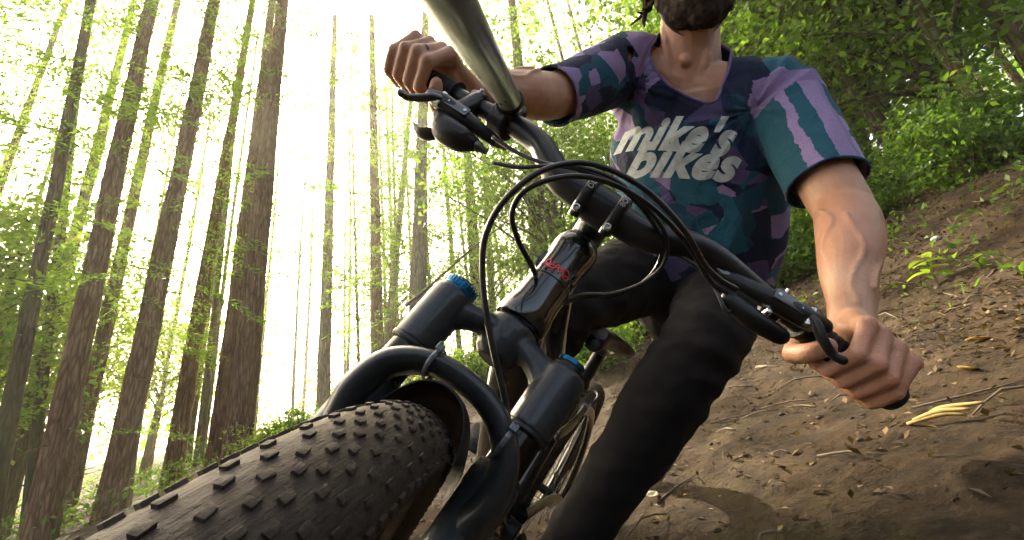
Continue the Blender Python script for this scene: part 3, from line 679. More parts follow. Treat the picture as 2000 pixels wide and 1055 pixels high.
body = G(); hand_info = {}
def hand(s):
    """five-fingered hand closed round the grip; s=+1 rider's left"""
    gl = s * .318; c = b2w(bar_at(gl)); out = unit(b2w(bar_at(gl + s * .03)) - b2w(bar_at(gl - s * .03)))
    nf = _b3 @ X3; nf = unit(nf - out * (nf @ out)); nu = unit(np.cross(nf, out)) * 1.0
    if nu @ (_b3 @ Z3) < 0: nu = -nu
    hs = .84 if s > 0 else .93
    def P(ax, r, th): r = .0235 + (r - .0265) * hs; return c + out * ax * hs + (nf * math.cos(R_(th)) + nu * math.sin(R_(th))) * r
    wr = C(1666, 634, .54) if s > 0 else C(912, 172, .69); sh = -30 if s > 0 else -16
    off = [-.0335, -.0115, .0105, .0310]; ln = [.98, 1.06, 1.0, .86]; rad = [q * (.90 if s > 0 else .97) for q in (.0092, .0093, .0088, .0079)]
    dth = [2, 8, 4, -6]
    mcps = []
    for i in range(4):
        o, k, r = off[i], ln[i], rad[i]; d = dth[i]
        mcp = P(o, .047 * (.92 + .08 * k), 62 + d + sh); mcps.append(mcp)
        pip = P(o + .001, .0425 * k, 2 + d + sh); dip = P(o + .001, .0345, -52 + sh); tip = P(o, .0265, -112 + sh)
        mid = (mcp + pip) / 2 + (mcp - c) * .02
        body.tube([wr * .45 + mcp * .55 , mcp], [.012, r * 1.14], 14, None, 1, True)
        body.tube([mcp, mid, pip], [r * 1.22, r * 1.02, r * 1.08], 16, None, 4, True)
        body.tube([pip, (pip + dip) / 2 + (pip - c) * .03, dip], [r * 1.10, r * .98, r * .96], 16, None, 4, True)
        body.tube([dip, tip], [r * .97, r * .84], 16, None, 3, True)
        body.ball(mcp + unit(mcp - c) * .0015, r * 1.24, 12, 8); body.ball(pip + unit(pip - c) * .0012, r * 1.10, 12, 8)
        if s < 0 and i == 1: hand_info['ring'] = (mcp * .25 + pip * .75, unit(pip - mcp), r * 1.02)
    bk = [wr, wr * .5 + (mcps[1] + mcps[2]) * .25, (mcps[0] + mcps[1] + mcps[2] + mcps[3]) / 4 - unit((mcps[1] - c)) * .006]
    body.tube(bk, [(.030 * hs, .020), (.036 * hs, .0165), (.039 * hs, .0115)], 20, out, 5, True)
    body.tube([wr, P(.0, .045, 125 + sh), P(.0, .036, 105 + sh)], [(.027 * hs, .019), (.036 * hs, .016), (.038 * hs, .011)], 20, out, 5, True)
    # thumb: leaves the inner side of the palm, wraps under the bar
    t0 = P(-.030, .048, 140); t1 = P(-.050, .037, 178); t2 = P(-.062, .034, 228); t3 = P(-.062, .031, 282); t4 = P(-.058, .0305, 318)
    body.tube([wr * .55 + t0 * .45, t0, t1], [.014, .016, .0135], 16, None, 4, True)
    body.tube([t1, t2], [.0130, .0112], 16, None, 3, True); body.tube([t2, t3, t4], [.0114, .0108, .0088], 16, None, 4, True)
    hand_info[s] = (c, out, nf, nu, wr, mcps); return wr, out
wrL, outL = hand(1); wrR, outR = hand(-1)
def lerp(a, b, t): return a * (1 - t) + b * t
def arm(sh, el, wr, out, bow):
    fd = unit(wr - el)
    body.tube([sh, lerp(sh, el, .3), lerp(sh, el, .65), el], [(.056, .058), (.052, .054), (.047, .048), (.043, .044)], 20, None, 5, True)
    sd = out
    body.tube([el, lerp(el, wr, .16) + bow * .006, lerp(el, wr, .36) + bow * .006, lerp(el, wr, .62), lerp(el, wr, .86), wr, wr + fd * .012],
              [(.043, .042), (.0475, .043), (.0455, .041), (.0370, .034), (.0310, .0245), (.0305, .0225), (.030, .021)], 22, sd, 5, True)
    for ph, t0_, t1_ in ((.5, .12, .8), (1.5, .3, .95), (2.4, .18, .7)):
        e1 = unit(bow - fd * (bow @ fd)); e2 = np.cross(fd, e1); pts_ = []
        for q in range(7):
            t_ = t0_ + (t1_ - t0_) * q / 6; r_ = np.interp(t_, [0, .2, .36, .62, .86, 1], [.043, .046, .0435, .0355, .027, .025]); an_ = ph + .25 * math.sin(q * 1.3 + ph)
            pts_.append(lerp(el, wr, t_) + (e1 * math.cos(an_) + e2 * math.sin(an_)) * (r_ - .0005))
        body.tube(pts_, .0032, 8, None, 3, True)
    body.ball(el + (-fd) * .012, .033, 14, 10)
    body.ball(el + bow * .016, (.030, .030, .030), 12, 8)
    body.ball(lerp(el, wr, .22) + bow * .022, (.026, .026, .026), 12, 8)
arm(shL, elL, wrL, outL, camdir((.8, 0, -.3))); arm(shR, elR, wrR, outR, camdir((0, .6, -.6)))
# torso core, neck, head
body.tube([pelvis, waist, belly, chest, lerp(chest, neck0, .62)], [(.145, .10), (.130, .088), (.134, .090), (.150, .098), (.125, .075)], 24, side_sh, 5, True)
for s_, sh in ((1, shL), (-1, shR)):
    body.tube([lerp(neck0, sh, .1), lerp(neck0, sh, .55), sh], [.062, .058, .060], 16, None, 4, True)
nd = unit(neck1 - neck0); face = unit(camdir((-.06, .25, -1.0)))
body.tube([neck0 - nd * .05 - frontv * .0, lerp(neck0, neck1, .25), lerp(neck0, neck1, .7), neck1 + nd * .03], [(.074, .066), (.066, .060), (.061, .060), (.060, .060)], 22, side_sh, 5, True)
for s_ in (-1, 1):   # sternomastoid cords and collar bones
    body.tube([neck1 + side_sh * .046 * s_ + frontv * .028, lerp(neck1, neck0, .5) + side_sh * .036 * s_ + frontv * .048, neck0 + side_sh * .012 * s_ + frontv * .057 - upv * .02], [.012, .0105, .008], 10, None, 4, True)
    body.tube([neck0 + side_sh * .014 * s_ + frontv * .052 - upv * .026, neck0 + side_sh * .07 * s_ + frontv * .046 - upv * .012, neck0 + side_sh * .125 * s_ + frontv * .016], [.012, .010, .009], 10, None, 4, True)
body.ball(lerp(neck0, neck1, .52) + frontv * .058, (.012, .013, .016), 12, 8)
hd_up = unit(upv * .92 + camdir((0, -1, 0)) * .35); hd_f = unit(face - hd_up * (face @ hd_up)); hd_s = np.cross(hd_f, hd_up)
if hd_s @ side_sh < 0: hd_s = -hd_s
hc = neck1 + hd_up * .115 + hd_f * .012
HP = lambda s, f_, u: hc + hd_s * s + hd_f * f_ + hd_up * u
body.ball(HP(0, -.018, .025), (.078, .098, .100), 24, 18, [hd_s, hd_f, hd_up])
body.ball(HP(0, .030, -.040), (.060, .068, .078), 20, 14, [hd_s, hd_f, hd_up])
body.ball(HP(0, .072, -.092), (.028, .024, .022), 16, 10, [hd_s, hd_f, hd_up])
body.tube([HP(0, .098, .012), HP(0, .112, -.012), HP(0, .118, -.026)], [(.008, .008), (.010, .010), (.015, .011)], 12, hd_s, 4, True)
for s_ in (-1, 1):
    body.tube([HP(s_ * .055, .075, .012), HP(s_ * .03, .094, .020), HP(s_ * .008, .098, .016)], [.010, .010, .009], 10, None, 3, True)
    body.ball(HP(s_ * .042, .078, -.022), (.020, .016, .014), 12, 8, [hd_s, hd_f, hd_up])
    body.ball(HP(s_ * .079, -.008, -.012), (.010, .019, .031), 12, 9, [hd_s, hd_f, hd_up])
body.tube([HP(-.024, .094, -.058), HP(0, .102, -.055), HP(.024, .094, -.058)], [.006, .008, .006], 10, None, 4, True)
body.tube([HP(-.022, .092, -.068), HP(0, .100, -.069), HP(.022, .092, -.068)], [.006, .009, .006], 10, None, 4, True)
# legs (under the trousers)
for hp, kn, an in ((hipL, knL, anL), (hipR, knR, anR)):
    body.tube([lerp(pelvis, hp, .4), hp, lerp(hp, kn, .5), kn], [.085, .085, .072, .054], 18, None, 4, True)
    body.tube([kn, lerp(kn, an, .3), lerp(kn, an, .65), an, an - YVw * .03], [.054, .056, .042, .034, .032], 18, None, 4, True)
person_mesh = fuse(body, .0026, 6, .5)
person = obj('person', person_mesh, 'skin', None, 180)
tag(person, 'rider in purple and teal camouflage jersey gripping the handlebar, black trousers, no gloves', 'person')
print('body', len(person_mesh.vertices))
# eyes, beard, hair, helmet
for s_ in (-1, 1):
    e = obj('eye', G().ball(HP(s_ * .032, .079, .000), .0125, 16, 12), 'eye_white', person)
    obj('iris', G().ball(HP(s_ * .032, .0895, -.001), .0042, 12, 8), 'ring_black', e)
bg_ = G(); random.seed(9)
bg_.ball(HP(0, .036, -.078), (.064, .062, .046), 20, 12, [hd_s, hd_f, hd_up]); bg_.ball(HP(0, .076, -.098), (.034, .026, .026), 16, 10, [hd_s, hd_f, hd_up])
for s_ in (-1, 1): bg_.tube([HP(s_ * .066, .002, -.02), HP(s_ * .062, .018, -.06), HP(s_ * .04, .06, -.088)], [.013, .018, .018], 10, None, 4, True)
bgm = fuse(bg_, .004, 4, .5)
for v, vn in zip(bgm.vertices, [w.normal.copy() for w in bgm.vertices]):
    n = noise.noise(v.co * 140) * .0035 + noise.noise(v.co * 60) * .003; v.co += vn * n
obj('beard', bgm, 'hair_dark', person, 180)
hg = G()
for k in range(9):
    s_ = -1 if k % 3 else 1; a = random.uniform(-.05, .02); b = random.uniform(-.02, .03)
    q = HP(s_ * (.070 + random.uniform(0, .014)), a - .005, -.005 + b); 
    hg.tube([q, q - hd_up * .05 + hd_s * s_ * random.uniform(.0, .014) + hd_f * random.uniform(-.01, .015), q - hd_up * random.uniform(.05, .075) + hd_s * s_ * random.uniform(.004, .034) + hd_f * random.uniform(-.02, .03)], [.007, .0055, .0015], 6, None, 4)
obj('hair', hg, 'hair_dark', person, 180)['kind'] = 'stuff'
hm = G(); NU, NV = 40, 18; V = []
for lay in (0, 1):
    for i in range(NV + 1):
        a = R_(100) * i / NV
        for k in range(NU):
            b = 2 * math.pi * k / NU; q = np.array([math.sin(a) * math.cos(b), math.sin(a) * math.sin(b), math.cos(a)])
            rdg = 1 + (.035 * math.cos(q[0] * 42) * max(0, q[2])) * (1 - lay)
            low = .018 if q[1] < -.3 and i > NV - 4 else 0
            V.append(HP(*(q * np.array([.100, .126, .104]) * (1 if lay == 0 else .93) * rdg + np.array([0, -.018, .046 - low]))))
F = []
for lay in (0, 1):
    o = lay * (NV + 1) * NU
    for i in range(NV):
        for k in range(NU):
            q = (o + i * NU + k, o + (i + 1) * NU + k, o + (i + 1) * NU + (k + 1) % NU, o + i * NU + (k + 1) % NU); F.append(q if lay == 0 else q[::-1])
for k in range(NU): F.append((NV * NU + k, (NV + 1) * NU + NV * NU + k, (NV + 1) * NU + NV * NU + (k + 1) % NU, NV * NU + (k + 1) % NU))
hm.add(V, F); helmet = obj('helmet', hm, 'helmet_shell', person, 50)
obj('visor', G().tube([HP(-.078, .085, .072), HP(-.045, .138, .080), HP(0, .158, .084), HP(.045, .138, .080), HP(.078, .085, .072)], [(.020, .003), (.038, .003), (.044, .003), (.038, .003), (.020, .003)], 12, hd_f, 6), 'helmet_shell', helmet)
for s_ in (-1, 1):
    obj('chin_strap', G().tube([HP(s_ * .084, .018, .03), HP(s_ * .078, .012, -.03), HP(s_ * .066, .022, -.085), HP(s_ * .03, .034, -.128), HP(0, .038, -.136)], [(.008, .0012)] * 5, 8, hd_f, 5), 'helmet_shell', helmet)
if 'ring' in hand_info:
    rc, rd_, rr = hand_info['ring']; obj('finger_ring', G().lathe(rc, rd_, [(rr * .9, -.0028), (rr * 1.06, -.0024), (rr * 1.06, .0024), (rr * .9, .0028)], 24, True), 'ring_black', person)

# ---- jersey
j = G(); cfR = lerp(shR, elR, 1.0); cfL = lerp(shL, elL, .80)
j.tube([waist + (pelvis - waist) * 1.7, waist, belly, chest, lerp(chest, neck0, .6), lerp(chest, neck0, .92)],
       [(.170, .120), (.172, .112), (.178, .114), (.188, .118), (.158, .094), (.095, .080)], 32, side_sh, 6, True)
for sh, el in ((shL, elL), (shR, elR)):
    d = unit(el - sh)
    j.tube([lerp(neck0, sh, .15) - upv * .006, lerp(neck0, sh, .6) - upv * .003, sh + upv * .004], [(.068, .068), (.064, .064), (.066, .066)], 22, None, 5, True)
    j.tube([lerp(chest, sh, .45), lerp(chest, sh, .8), sh, lerp(sh, el, .35), lerp(sh, el, .7), lerp(sh, el, 1.12)], [.10, .082, .069, .064, .059, .053], 24, None, 5, True)
j.tube([neck0 - nd * .06, lerp(neck0, neck1, .28), lerp(neck0, neck1, .75)], [(.092, .086), (.081, .077), (.071, .070)], 24, side_sh, 5, True)
jm = fuse(j, .0045, 14, .6)
bm = bmesh.new(); bm.from_mesh(jm)
def cut(co, no, rad):
    """open the garment: plane cut, only near co"""
    fs = [f for f in bm.faces if (f.calc_center_median() - Vector(co)).length < rad]
    gm = list({*fs, *[e for f in fs for e in f.edges], *[v for f in fs for v in f.verts]})
    bmesh.ops.bisect_plane(bm, geom=gm, plane_co=co, plane_no=no, clear_outer=False)
    dl = [f for f in bm.faces if (f.calc_center_median() - Vector(co)).length < rad and (f.calc_center_median() - Vector(co)).dot(Vector(no)) > 0]
    bmesh.ops.delete(bm, geom=dl, context='FACES')
_a, _b, _c3 = C(1346, 186, .885), C(1272, 96, .965), C(1424, 76, .945); ncN = unit(np.cross(_b - _a, _c3 - _a)); ncN = ncN if ncN @ nd > 0 else -ncN; ncP = (_a * 1.0 + _b + _c3) / 3
cut(cfL, unit(elL - shL), .13); cut(cfR, unit(elR - shR), .13)

_cuts = []; wv = unit(-frontv + upv * .75)
uc = [(1270, 60, .945), (1283, 120, .92), (1309, 164, .90), (1347, 186, .89), (1386, 164, .90), (1414, 114, .92), (1430, 54, .945)]
for (a1, b1, c1), (a2, b2, c2) in zip(uc, uc[1:]):
    p_, q_ = C(a1, b1, c1), C(a2, b2, c2); n_ = unit(np.cross(q_ - p_, wv)); n_ = n_ if n_ @ (C(1348, 95, .92) - p_) > 0 else -n_; _cuts.append((Vector(p_), Vector(n_)))
_cc = Vector(lerp(neck0, neck1, .3))
for co_, no_ in _cuts:
    fs = [f for f in bm.faces if (f.calc_center_median() - _cc).length < .17]
    gm = list({*fs, *[e for f in fs for e in f.edges], *[v for f in fs for v in f.verts]})
    bmesh.ops.bisect_plane(bm, geom=gm, plane_co=co_, plane_no=no_)
bmesh.ops.delete(bm, geom=[f for f in bm.faces if (f.calc_center_median() - _cc).length < .165 and all((f.calc_center_median() - co_).dot(no_) > 0 for co_, no_ in _cuts)], context='FACES')
hem = lerp(waist, pelvis, 1.1); cut(hem, unit(pelvis - waist), .30)
bmesh.ops.delete(bm, geom=[v for v in bm.verts if not v.link_faces], context='VERTS')
# keep only the biggest piece
seen = set(); best = []
for v0 in bm.verts:
    if v0 in seen: continue
    st = [v0]; seen.add(v0); comp = []
    while st:
        v = st.pop(); comp.append(v)
        for e in v.link_edges:
            w = e.other_vert(v)
            if w not in seen: seen.add(w); st.append(w)
    if len(comp) > len(best): best = comp
bs = set(best); bmesh.ops.delete(bm, geom=[v for v in bm.verts if v not in bs], context='VERTS')
bm.normal_update()
# cloth folds: stretched ridged noise running from the armpits and along the sleeves
ax1 = Vector(side_sh); ax2 = Vector(upv); ax3 = Vector(frontv); o_ = Vector(chest)
armR = Vector(lerp(chest, shR, .75)); armL = Vector(lerp(chest, shL, .75))
def ridged(p): return (1 - abs(noise.noise(p)) * 2)
for v in bm.verts:
    q = v.co - o_; a, b, c = q.dot(ax1), q.dot(ax2), q.dot(ax3)
    d = 0.0042 * ridged(Vector((a * 9 + b * 3, b * 3.2 - a * 5, c * 6))) + .0012 * noise.noise(v.co * 30)
    for A, s_ in ((armR, -1), (armL, 1)):
        r = (v.co - A).length; w = math.exp(-(r / .16) ** 2)
        th = math.atan2((v.co - A).dot(ax2), (v.co - A).dot(ax1))
        w2 = max(0, min(1, (r - .035) / .05)); d += .0080 * w * w2 * ridged(Vector((math.cos(th) * 3.2, math.sin(th) * 3.2, r * 4 + s_)))
    wl_ = max(0, min(1, (-b - .02) / .16)); d += wl_ * .0055 * ridged(Vector((a * 13 + b * 5 + 3, b * 5.0, c * 7)))
    e_dist = 1.0
    v.co += v.normal * d
bm.to_mesh(jm)
# boundary loops for ribbed collar and cuffs
def loops(bm):
    E = [e for e in bm.edges if e.is_boundary]; adj = {}
    for e in E:
        for v in e.verts: adj.setdefault(v, []).append(e)
    used = set(); res = []
    for e in E:
        if e in used: continue
        lp = []; v = e.verts[0]; cur = e
        while cur and cur not in used:
            used.add(cur); lp.append(np.array(v.co)); v = cur.other_vert(v)
            cur = next((x for x in adj[v] if x not in used), None)
        res.append(lp)
    return sorted(res, key=len, reverse=True)
LP = loops(bm); bm.free()
def m_sleeve():
    t = NT('camo_sleeve'); v = t.coord(); axd = unit(elL - shL); sd = unit(np.cross(axd, camdir((0, 0, 1)))); sd = sd if sd @ camdir((1, 0, 0)) > 0 else -sd
    def dot(vec, org):
        m_ = t.n('VectorMath'); m_.operation = 'SUBTRACT'; t.l(v, m_.inputs[0]); m_.inputs[1].default_value = tuple(org)
        d_ = t.n('VectorMath'); d_.operation = 'DOT_PRODUCT'; t.l(m_.outputs[0], d_.inputs[0]); d_.inputs[1].default_value = tuple(vec); return d_.outputs['Value']
    u_, w_2 = dot(sd, shL), dot(axd, shL); nz = t.noise(v, 26, 2); nf = t.noise(v, 260, 1)
    jit = t.math('ADD', t.math('MULTIPLY', t.math('SUBTRACT', nz, .5), .018), t.math('MULTIPLY', t.math('SUBTRACT', nf, .5), .003))
    x = t.math('ADD', t.math('MULTIPLY', t.math('ADD', u_, jit), 7.0), .5)
    col = t.ramp(x, [(0, (.014, .085, .12)), (.16, (.30, .22, .41)), (.24, (.015, .095, .14)), (.40, (.31, .23, .42)), (.62, (.26, .19, .37)), (.68, (.012, .085, .125)), (.86, (.34, .26, .45)), (.92, (.014, .10, .145))], 'CONSTANT')
    cap_ = t.ramp(t.math('ADD', t.math('MULTIPLY', t.math('ADD', w_2, t.math('MULTIPLY', jit, 1.5)), 5.0), t.math('MULTIPLY', u_, 1.2)), [(0, (1,) * 3), (.26, (0,) * 3)], 'CONSTANT')
    ck = t.n('TexVoronoi'); ck.distance = 'CHEBYCHEV'; t.l(v, ck.inputs['Vector']); ck.inputs['Scale'].default_value = 34; sc2 = t.n('SeparateColor'); t.l(ck.outputs['Color'], sc2.inputs[0])
    dots = t.math('MULTIPLY', t.ramp(sc2.outputs[0], [(0, (0,) * 3), (.66, (1,) * 3)], 'CONSTANT'), t.ramp(x, [(0, (0,) * 3), (.68, (1,) * 3)], 'CONSTANT'))
    c = t.mix(cap_, t.mix(dots, col, (.36, .29, .47)), (.21, .15, .30))
    wv_ = t.n('TexVoronoi'); t.l(v, wv_.inputs['Vector']); wv_.inputs['Scale'].default_value = 520
    c = t.mix(t.math('MULTIPLY', wv_.outputs['Distance'], .30), c, (0, 0, 0)); t.set(Base_Color=c, Roughness=.8, Specular_IOR_Level=.25)
    t.bump(t.math('ADD', t.math('MULTIPLY', wv_.outputs['Distance'], .12), t.noise(v, 16, 4, .55, 1.8)), .6, .009); M['camo_sleeve'] = t.m
m_sleeve()
jersey = obj('jersey', jm, 'camo_jersey', person, 180); jm.materials.append(M['camo_sleeve'])
for p in jm.polygons:
    for sh, el in ((shL, elL),):
        q = np.array(p.center) - sh; d = unit(el - sh); t = q @ d
        if t > .012 and np.linalg.norm(q - d * t) < .085 and (np.array(p.center) - chest) @ unit(sh - chest) > .125: p.material_index = 1
sm = jersey.modifiers.new('thick', 'SOLIDIFY'); sm.thickness = .0018; sm.offset = -1
for lp in LP[:4]:
    if len(lp) < 30: continue
    lp = np.array(lp); k = np.ones(9) / 9; ext = np.vstack([lp[-8:], lp, lp[:8]])
    sm_ = np.stack([np.convolve(ext[:, i], k, 'same') for i in range(3)], 1)[8:-8]
    sm_ = sm_[::2]; sm_ = np.vstack([sm_, sm_[:1]])
    isneck = np.linalg.norm(sm_.mean(0) - ncP) < .1
    obj('collar' if isneck else 'hem', G().tube(sm_, .0032 if isneck else .0024, 8, None, 1), 'collar_lilac' if isneck else 'camo_jersey', jersey, 180)
# ---- lettering printed on the chest, pressed onto the cloth
bvh = BVHTree.FromPolygons([v.co for v in jm.vertices], [p.vertices for p in jm.polygons])
def chest_print(txt, pxl, pyl, pxr, pyr, hpx, z, shear):
    a0, b0 = C(pxl, pyl, z), C(pxr, pyr, z - .02); ex = unit(b0 - a0); wid = np.linalg.norm(b0 - a0)
    ey = camdir((0, -1, 0)); ey = unit(ey - ex * (ey @ ex)); dn = np.cross(ex, ey); dn = dn if dn @ camdir((0, 0, 1)) > 0 else -dn
    tm = text_mesh(txt, 1, .045, shear, 1.08)
    xs = [v.co.x for v in tm.vertices]; ys = [v.co.y for v in tm.vertices]; x0, x1 = min(xs), max(xs); xh = .52
    hh = hpx / FPX * z
    b2 = bmesh.new(); b2.from_mesh(tm)
    for _ in range(3): bmesh.ops.subdivide_edges(b2, edges=[e for e in b2.edges if e.calc_length() > .06], cuts=1)
    bmesh.ops.triangulate(b2, faces=b2.faces)
    for v in b2.verts:
        u = (v.co.x - x0) / (x1 - x0); p = a0 + ex * wid * u + ey * hh * (v.co.y / xh)
        o = Vector(p - dn * .3); hit = bvh.ray_cast(o, Vector(dn), .8)
        v.co = (hit[0] - Vector(dn) * .0012 + hit[1] * 0) if hit[0] else Vector(p)
    b2.to_mesh(tm); b2.free(); obj('lettering', tm, 'jersey_print', jersey, 180)
chest_print("mike's", 1218, 262, 1428, 304, 46, .88, .3)
chest_print("bikes", 1238, 322, 1444, 352, 46, .88, .3)

# ---- trousers and shoes
t = G()
t.tube([lerp(waist, pelvis, .2), pelvis, pelvis + (pelvis - waist) * .6], [(.150, .115), (.165, .125), (.14, .11)], 26, side_sh, 5, True)
for hp, kn, an in ((hipL, knL, anL), (hipR, knR, anR)):
    t.tube([lerp(pelvis, hp, .5), hp, lerp(hp, kn, .5), lerp(hp, kn, .85), kn, kn + unit(kn - hp) * .012], [.105, .105, .088, .074, .068, .060], 22, None, 5, True)
    t.tube([kn, lerp(kn, an, .25), lerp(kn, an, .6), lerp(kn, an, .97)], [.067, .067, .055, .046], 22, None, 5, True)
tm = fuse(t, .006, 8, .6)
kdir = Vector(unit(anL - knL)); vkL = Vector(knL); vkR = Vector(knR)
for v, vn in zip(tm.vertices, [w.normal.copy() for w in tm.vertices]):
    p = v.co; n = .005 * ridged(Vector((p.x * 9, p.y * 9, p.z * 15))) + .003 * ridged(p * 24)
    kn_w = max(math.exp(-((p - vkL).length / .09) ** 2), math.exp(-((p - vkR).length / .09) ** 2))
    n += kn_w * .006 * math.sin((p - vkL).dot(kdir) * 130)
    v.co += vn * n
trs = obj('trousers', tm, 'pants_fabric', person, 180)
for pd_, an, s_ in ((pedL, anL, 1), (pedR, anR, -1)):
    base = pd_ + YVw * .010
    sg = G().tube([base - YHw * .135 + YVw * .03, base - YHw * .09 + YVw * .034, base + YVw * .032, base + YHw * .08 + YVw * .026, base + YHw * .125 + YVw * .02], [(.028, .022), (.037, .032), (.045, .030), (.046, .024), (.025, .014)], 18, YLw, 5, True)
    sg.tube([base - YHw * .06 + YVw * .04, an], [(.04, .045), (.037, .042)], 16, YLw, 1, True)
    shoe = obj('shoe', fuse(sg, .004, 4, .5), 'shoe_fabric', person, 180)
    obj('sole', G().tube([base - YHw * .14 + YVw * .006, base - YHw * .06 + YVw * .004, base + YHw * .06 + YVw * .004, base + YHw * .135 + YVw * .008], [(.030, .010), (.039, .010), (.048, .010), (.028, .009)], 18, YLw, 5, True), 'rubber', shoe)

# ================================================================ GROUND
def sp(x, w=.35): return w * np.logaddexp(0, np.asarray(x, float) / w)
def ground_np(x, y):
    r = CAM[2] - .53 + .115 * y + .13 * sp(y - 2.0, .6) - .2 * sp(y - 26, 3) + .30 * sp(x + .15, .3) + .25 * sp(x - 2.0, .25) - .43 * sp(x - 3.9, .3) - .10 * sp(x - 14, 2) - .21 * sp(-x - 1.5, .5) + .21 * sp(-x - 14, 3)
    return r
def ground(x, y):
    v = float(ground_np(x, y)); d = math.hypot(x + .3, y - .9)
    k = min(1, max(.12, (d - .5) / 1.2))
    v += k * (.075 * noise.noise((x * .8, y * .8, 3)) + .03 * noise.noise((x * 2.6, y * 2.6, 7))) + .024 * noise.noise((x * 6, y * 6, 1)) * max(.4, k) + .013 * noise.noise((x * 17, y * 17, 5))
    return v
NX, NY = 360, 380
u = np.linspace(-1, 1, NX); xs = .4 + np.sinh(u * 5.0) / np.sinh(5.0) * 62
w_ = np.linspace(0, 1, NY); ys = -5 + 5.9 * w_ + np.sinh(w_ * 5.0) / np.sinh(5.0) * 80
ys = np.sort(np.concatenate([np.linspace(-5, .1, 40), .1 + np.sinh(np.linspace(0, 1, NY - 40) * 4.6) / np.sinh(4.6) * 80]))
V = [(float(x), float(y), ground(float(x), float(y))) for y in ys for x in xs]
F = [(j * NX + i, j * NX + i + 1, (j + 1) * NX + i + 1, (j + 1) * NX + i) for j in range(NY - 1) for i in range(NX - 1)]
gr = obj('ground', G().add(V, F), 'forest_dirt', None, 180); tag(gr, 'brown dirt trail and leaf-strewn bank of the forest floor', 'ground', kind='structure')

# ================================================================ FOLIAGE
def leaf_mesh(name, P, size, mat, aspect=.5, up=.4, dirs=None, seed=0, fold=.12):
    """many small leaf blades: each a folded diamond of two triangles"""
    rng = np.random.default_rng(seed); n = len(P); P = np.asarray(P, float)
    d = rng.normal(size=(n, 3)) if dirs is None else np.asarray(dirs, float) + rng.normal(size=(n, 3)) * .45
    d /= np.linalg.norm(d, axis=1)[:, None]
    nz = rng.normal(size=(n, 3)) * (1 - up) + np.array([0, 0, 1.0]) * up
    s = np.cross(d, nz); s /= np.linalg.norm(s, axis=1)[:, None] + 1e-9; nn = np.cross(s, d)
    L_ = (size * rng.uniform(.6, 1.3, n))[:, None]; W = L_ * aspect * .5
    a = P; b = P + d * L_ * .45 + s * W + nn * L_ * fold; c = P + d * L_; e = P + d * L_ * .45 - s * W + nn * L_ * fold
    V = np.stack([a, b, c, e], 1).reshape(-1, 3)
    me = bpy.data.meshes.new(name); me.vertices.add(4 * n); me.vertices.foreach_set('co', V.ravel())
    i = np.arange(n) * 4; T = np.stack([i, i + 1, i + 2, i, i + 2, i + 3], 1).ravel()
    me.loops.add(6 * n); me.loops.foreach_set('vertex_index', T); me.polygons.add(2 * n)
    me.polygons.foreach_set('loop_start', np.arange(2 * n) * 3); me.update(); me.validate()
    me.materials.append(M[mat]); return me
def clumps(rng, centre, radii, n_cl, n_leaf, spread, hollow=.35):
    """leaf points gathered in clumps through an ellipsoid, uneven outline"""
    q = rng.normal(size=(n_cl, 3)); q /= np.linalg.norm(q, axis=1)[:, None]
    q *= (hollow + (1 - hollow) * rng.random(n_cl) ** .6)[:, None] * rng.uniform(.75, 1.15, n_cl)[:, None]
    c = np.asarray(centre) + q * np.asarray(radii); k = rng.integers(0, n_cl, n_leaf)
    sc_ = rng.uniform(.5, 1.4, n_cl)[k][:, None]
    return c[k] + rng.normal(size=(n_leaf, 3)) * spread * sc_ * np.array([1, 1, .55]), c
def trunk_geo(g, H, r0, seed, rings=None, lobes=.06, flare=.35, bend=.0, n=18):
    random.seed(seed); rings = rings or max(10, int(H / .3)); V = []; off = random.uniform(0, 99)
    for i in range(rings + 1):
        z = H * i / rings; t = z / H; r = r0 * (1 - .5 * t) * (1 + flare * .6 * math.exp(-z / (2.2 * r0 + .1)))
        cx = bend * math.sin(t * 5 + seed) + .02 * noise.noise((z * .5, off, 0)); cy = bend * math.cos(t * 4 + seed * 2) + .02 * noise.noise((z * .5, off, 9))
        for k in range(n):
            a = 2 * math.pi * k / n
            rr = r * (1 + lobes * noise.noise((math.cos(a) * 1.4, math.sin(a) * 1.4, z * .8 + off)) + lobes * .8 * noise.noise((math.cos(a) * 4, math.sin(a) * 4, z * 3.5 + off)))
            V.append((cx + rr * math.cos(a), cy + rr * math.sin(a), z - .3))
    F = [(i * n + k, i * n + (k + 1) % n, (i + 1) * n + (k + 1) % n, (i + 1) * n + k) for i in range(rings) for k in range(n)]
    F.append(tuple(rings * n + k for k in range(n))); g.add(V, F)
    return g
def conifer_crown(name, H, z0, n_br, reach, seed, mat='needle_green', per=46, size=.11, dens_top=1.0):
    rng = np.random.default_rng(seed); P = []; D = []
    for k in range(n_br):
        t = rng.random() ** .8; z = z0 + (H - z0) * t; a = rng.uniform(0, 2 * math.pi); ln = reach * (1 - .75 * t) * rng.uniform(.5, 1.15) + .7
        d = np.array([math.cos(a), math.sin(a), rng.uniform(-.25, .12)]); lat = np.array([-math.sin(a), math.cos(a), 0])
        m = int(per * (.5 + ln / reach))
        s = .38 + .62 * rng.random(m); sd = rng.choice([-1, 1], m); w = rng.random(m) * .32 * ln * (1.1 - s)
        p = np.array([0, 0, z]) + d * (s * ln)[:, None] + lat * (sd * w)[:, None] + np.array([0, 0, -1.0]) * ((s * ln) ** 2 * .10 + rng.random(m) * .06)[:, None]
        P.append(p); D.append(d * .8 + lat * sd[:, None] * .9 + np.array([0, 0, -.25]))
    return leaf_mesh(name, np.vstack(P), size, mat, .30, .75, np.vstack(D), seed, .05)
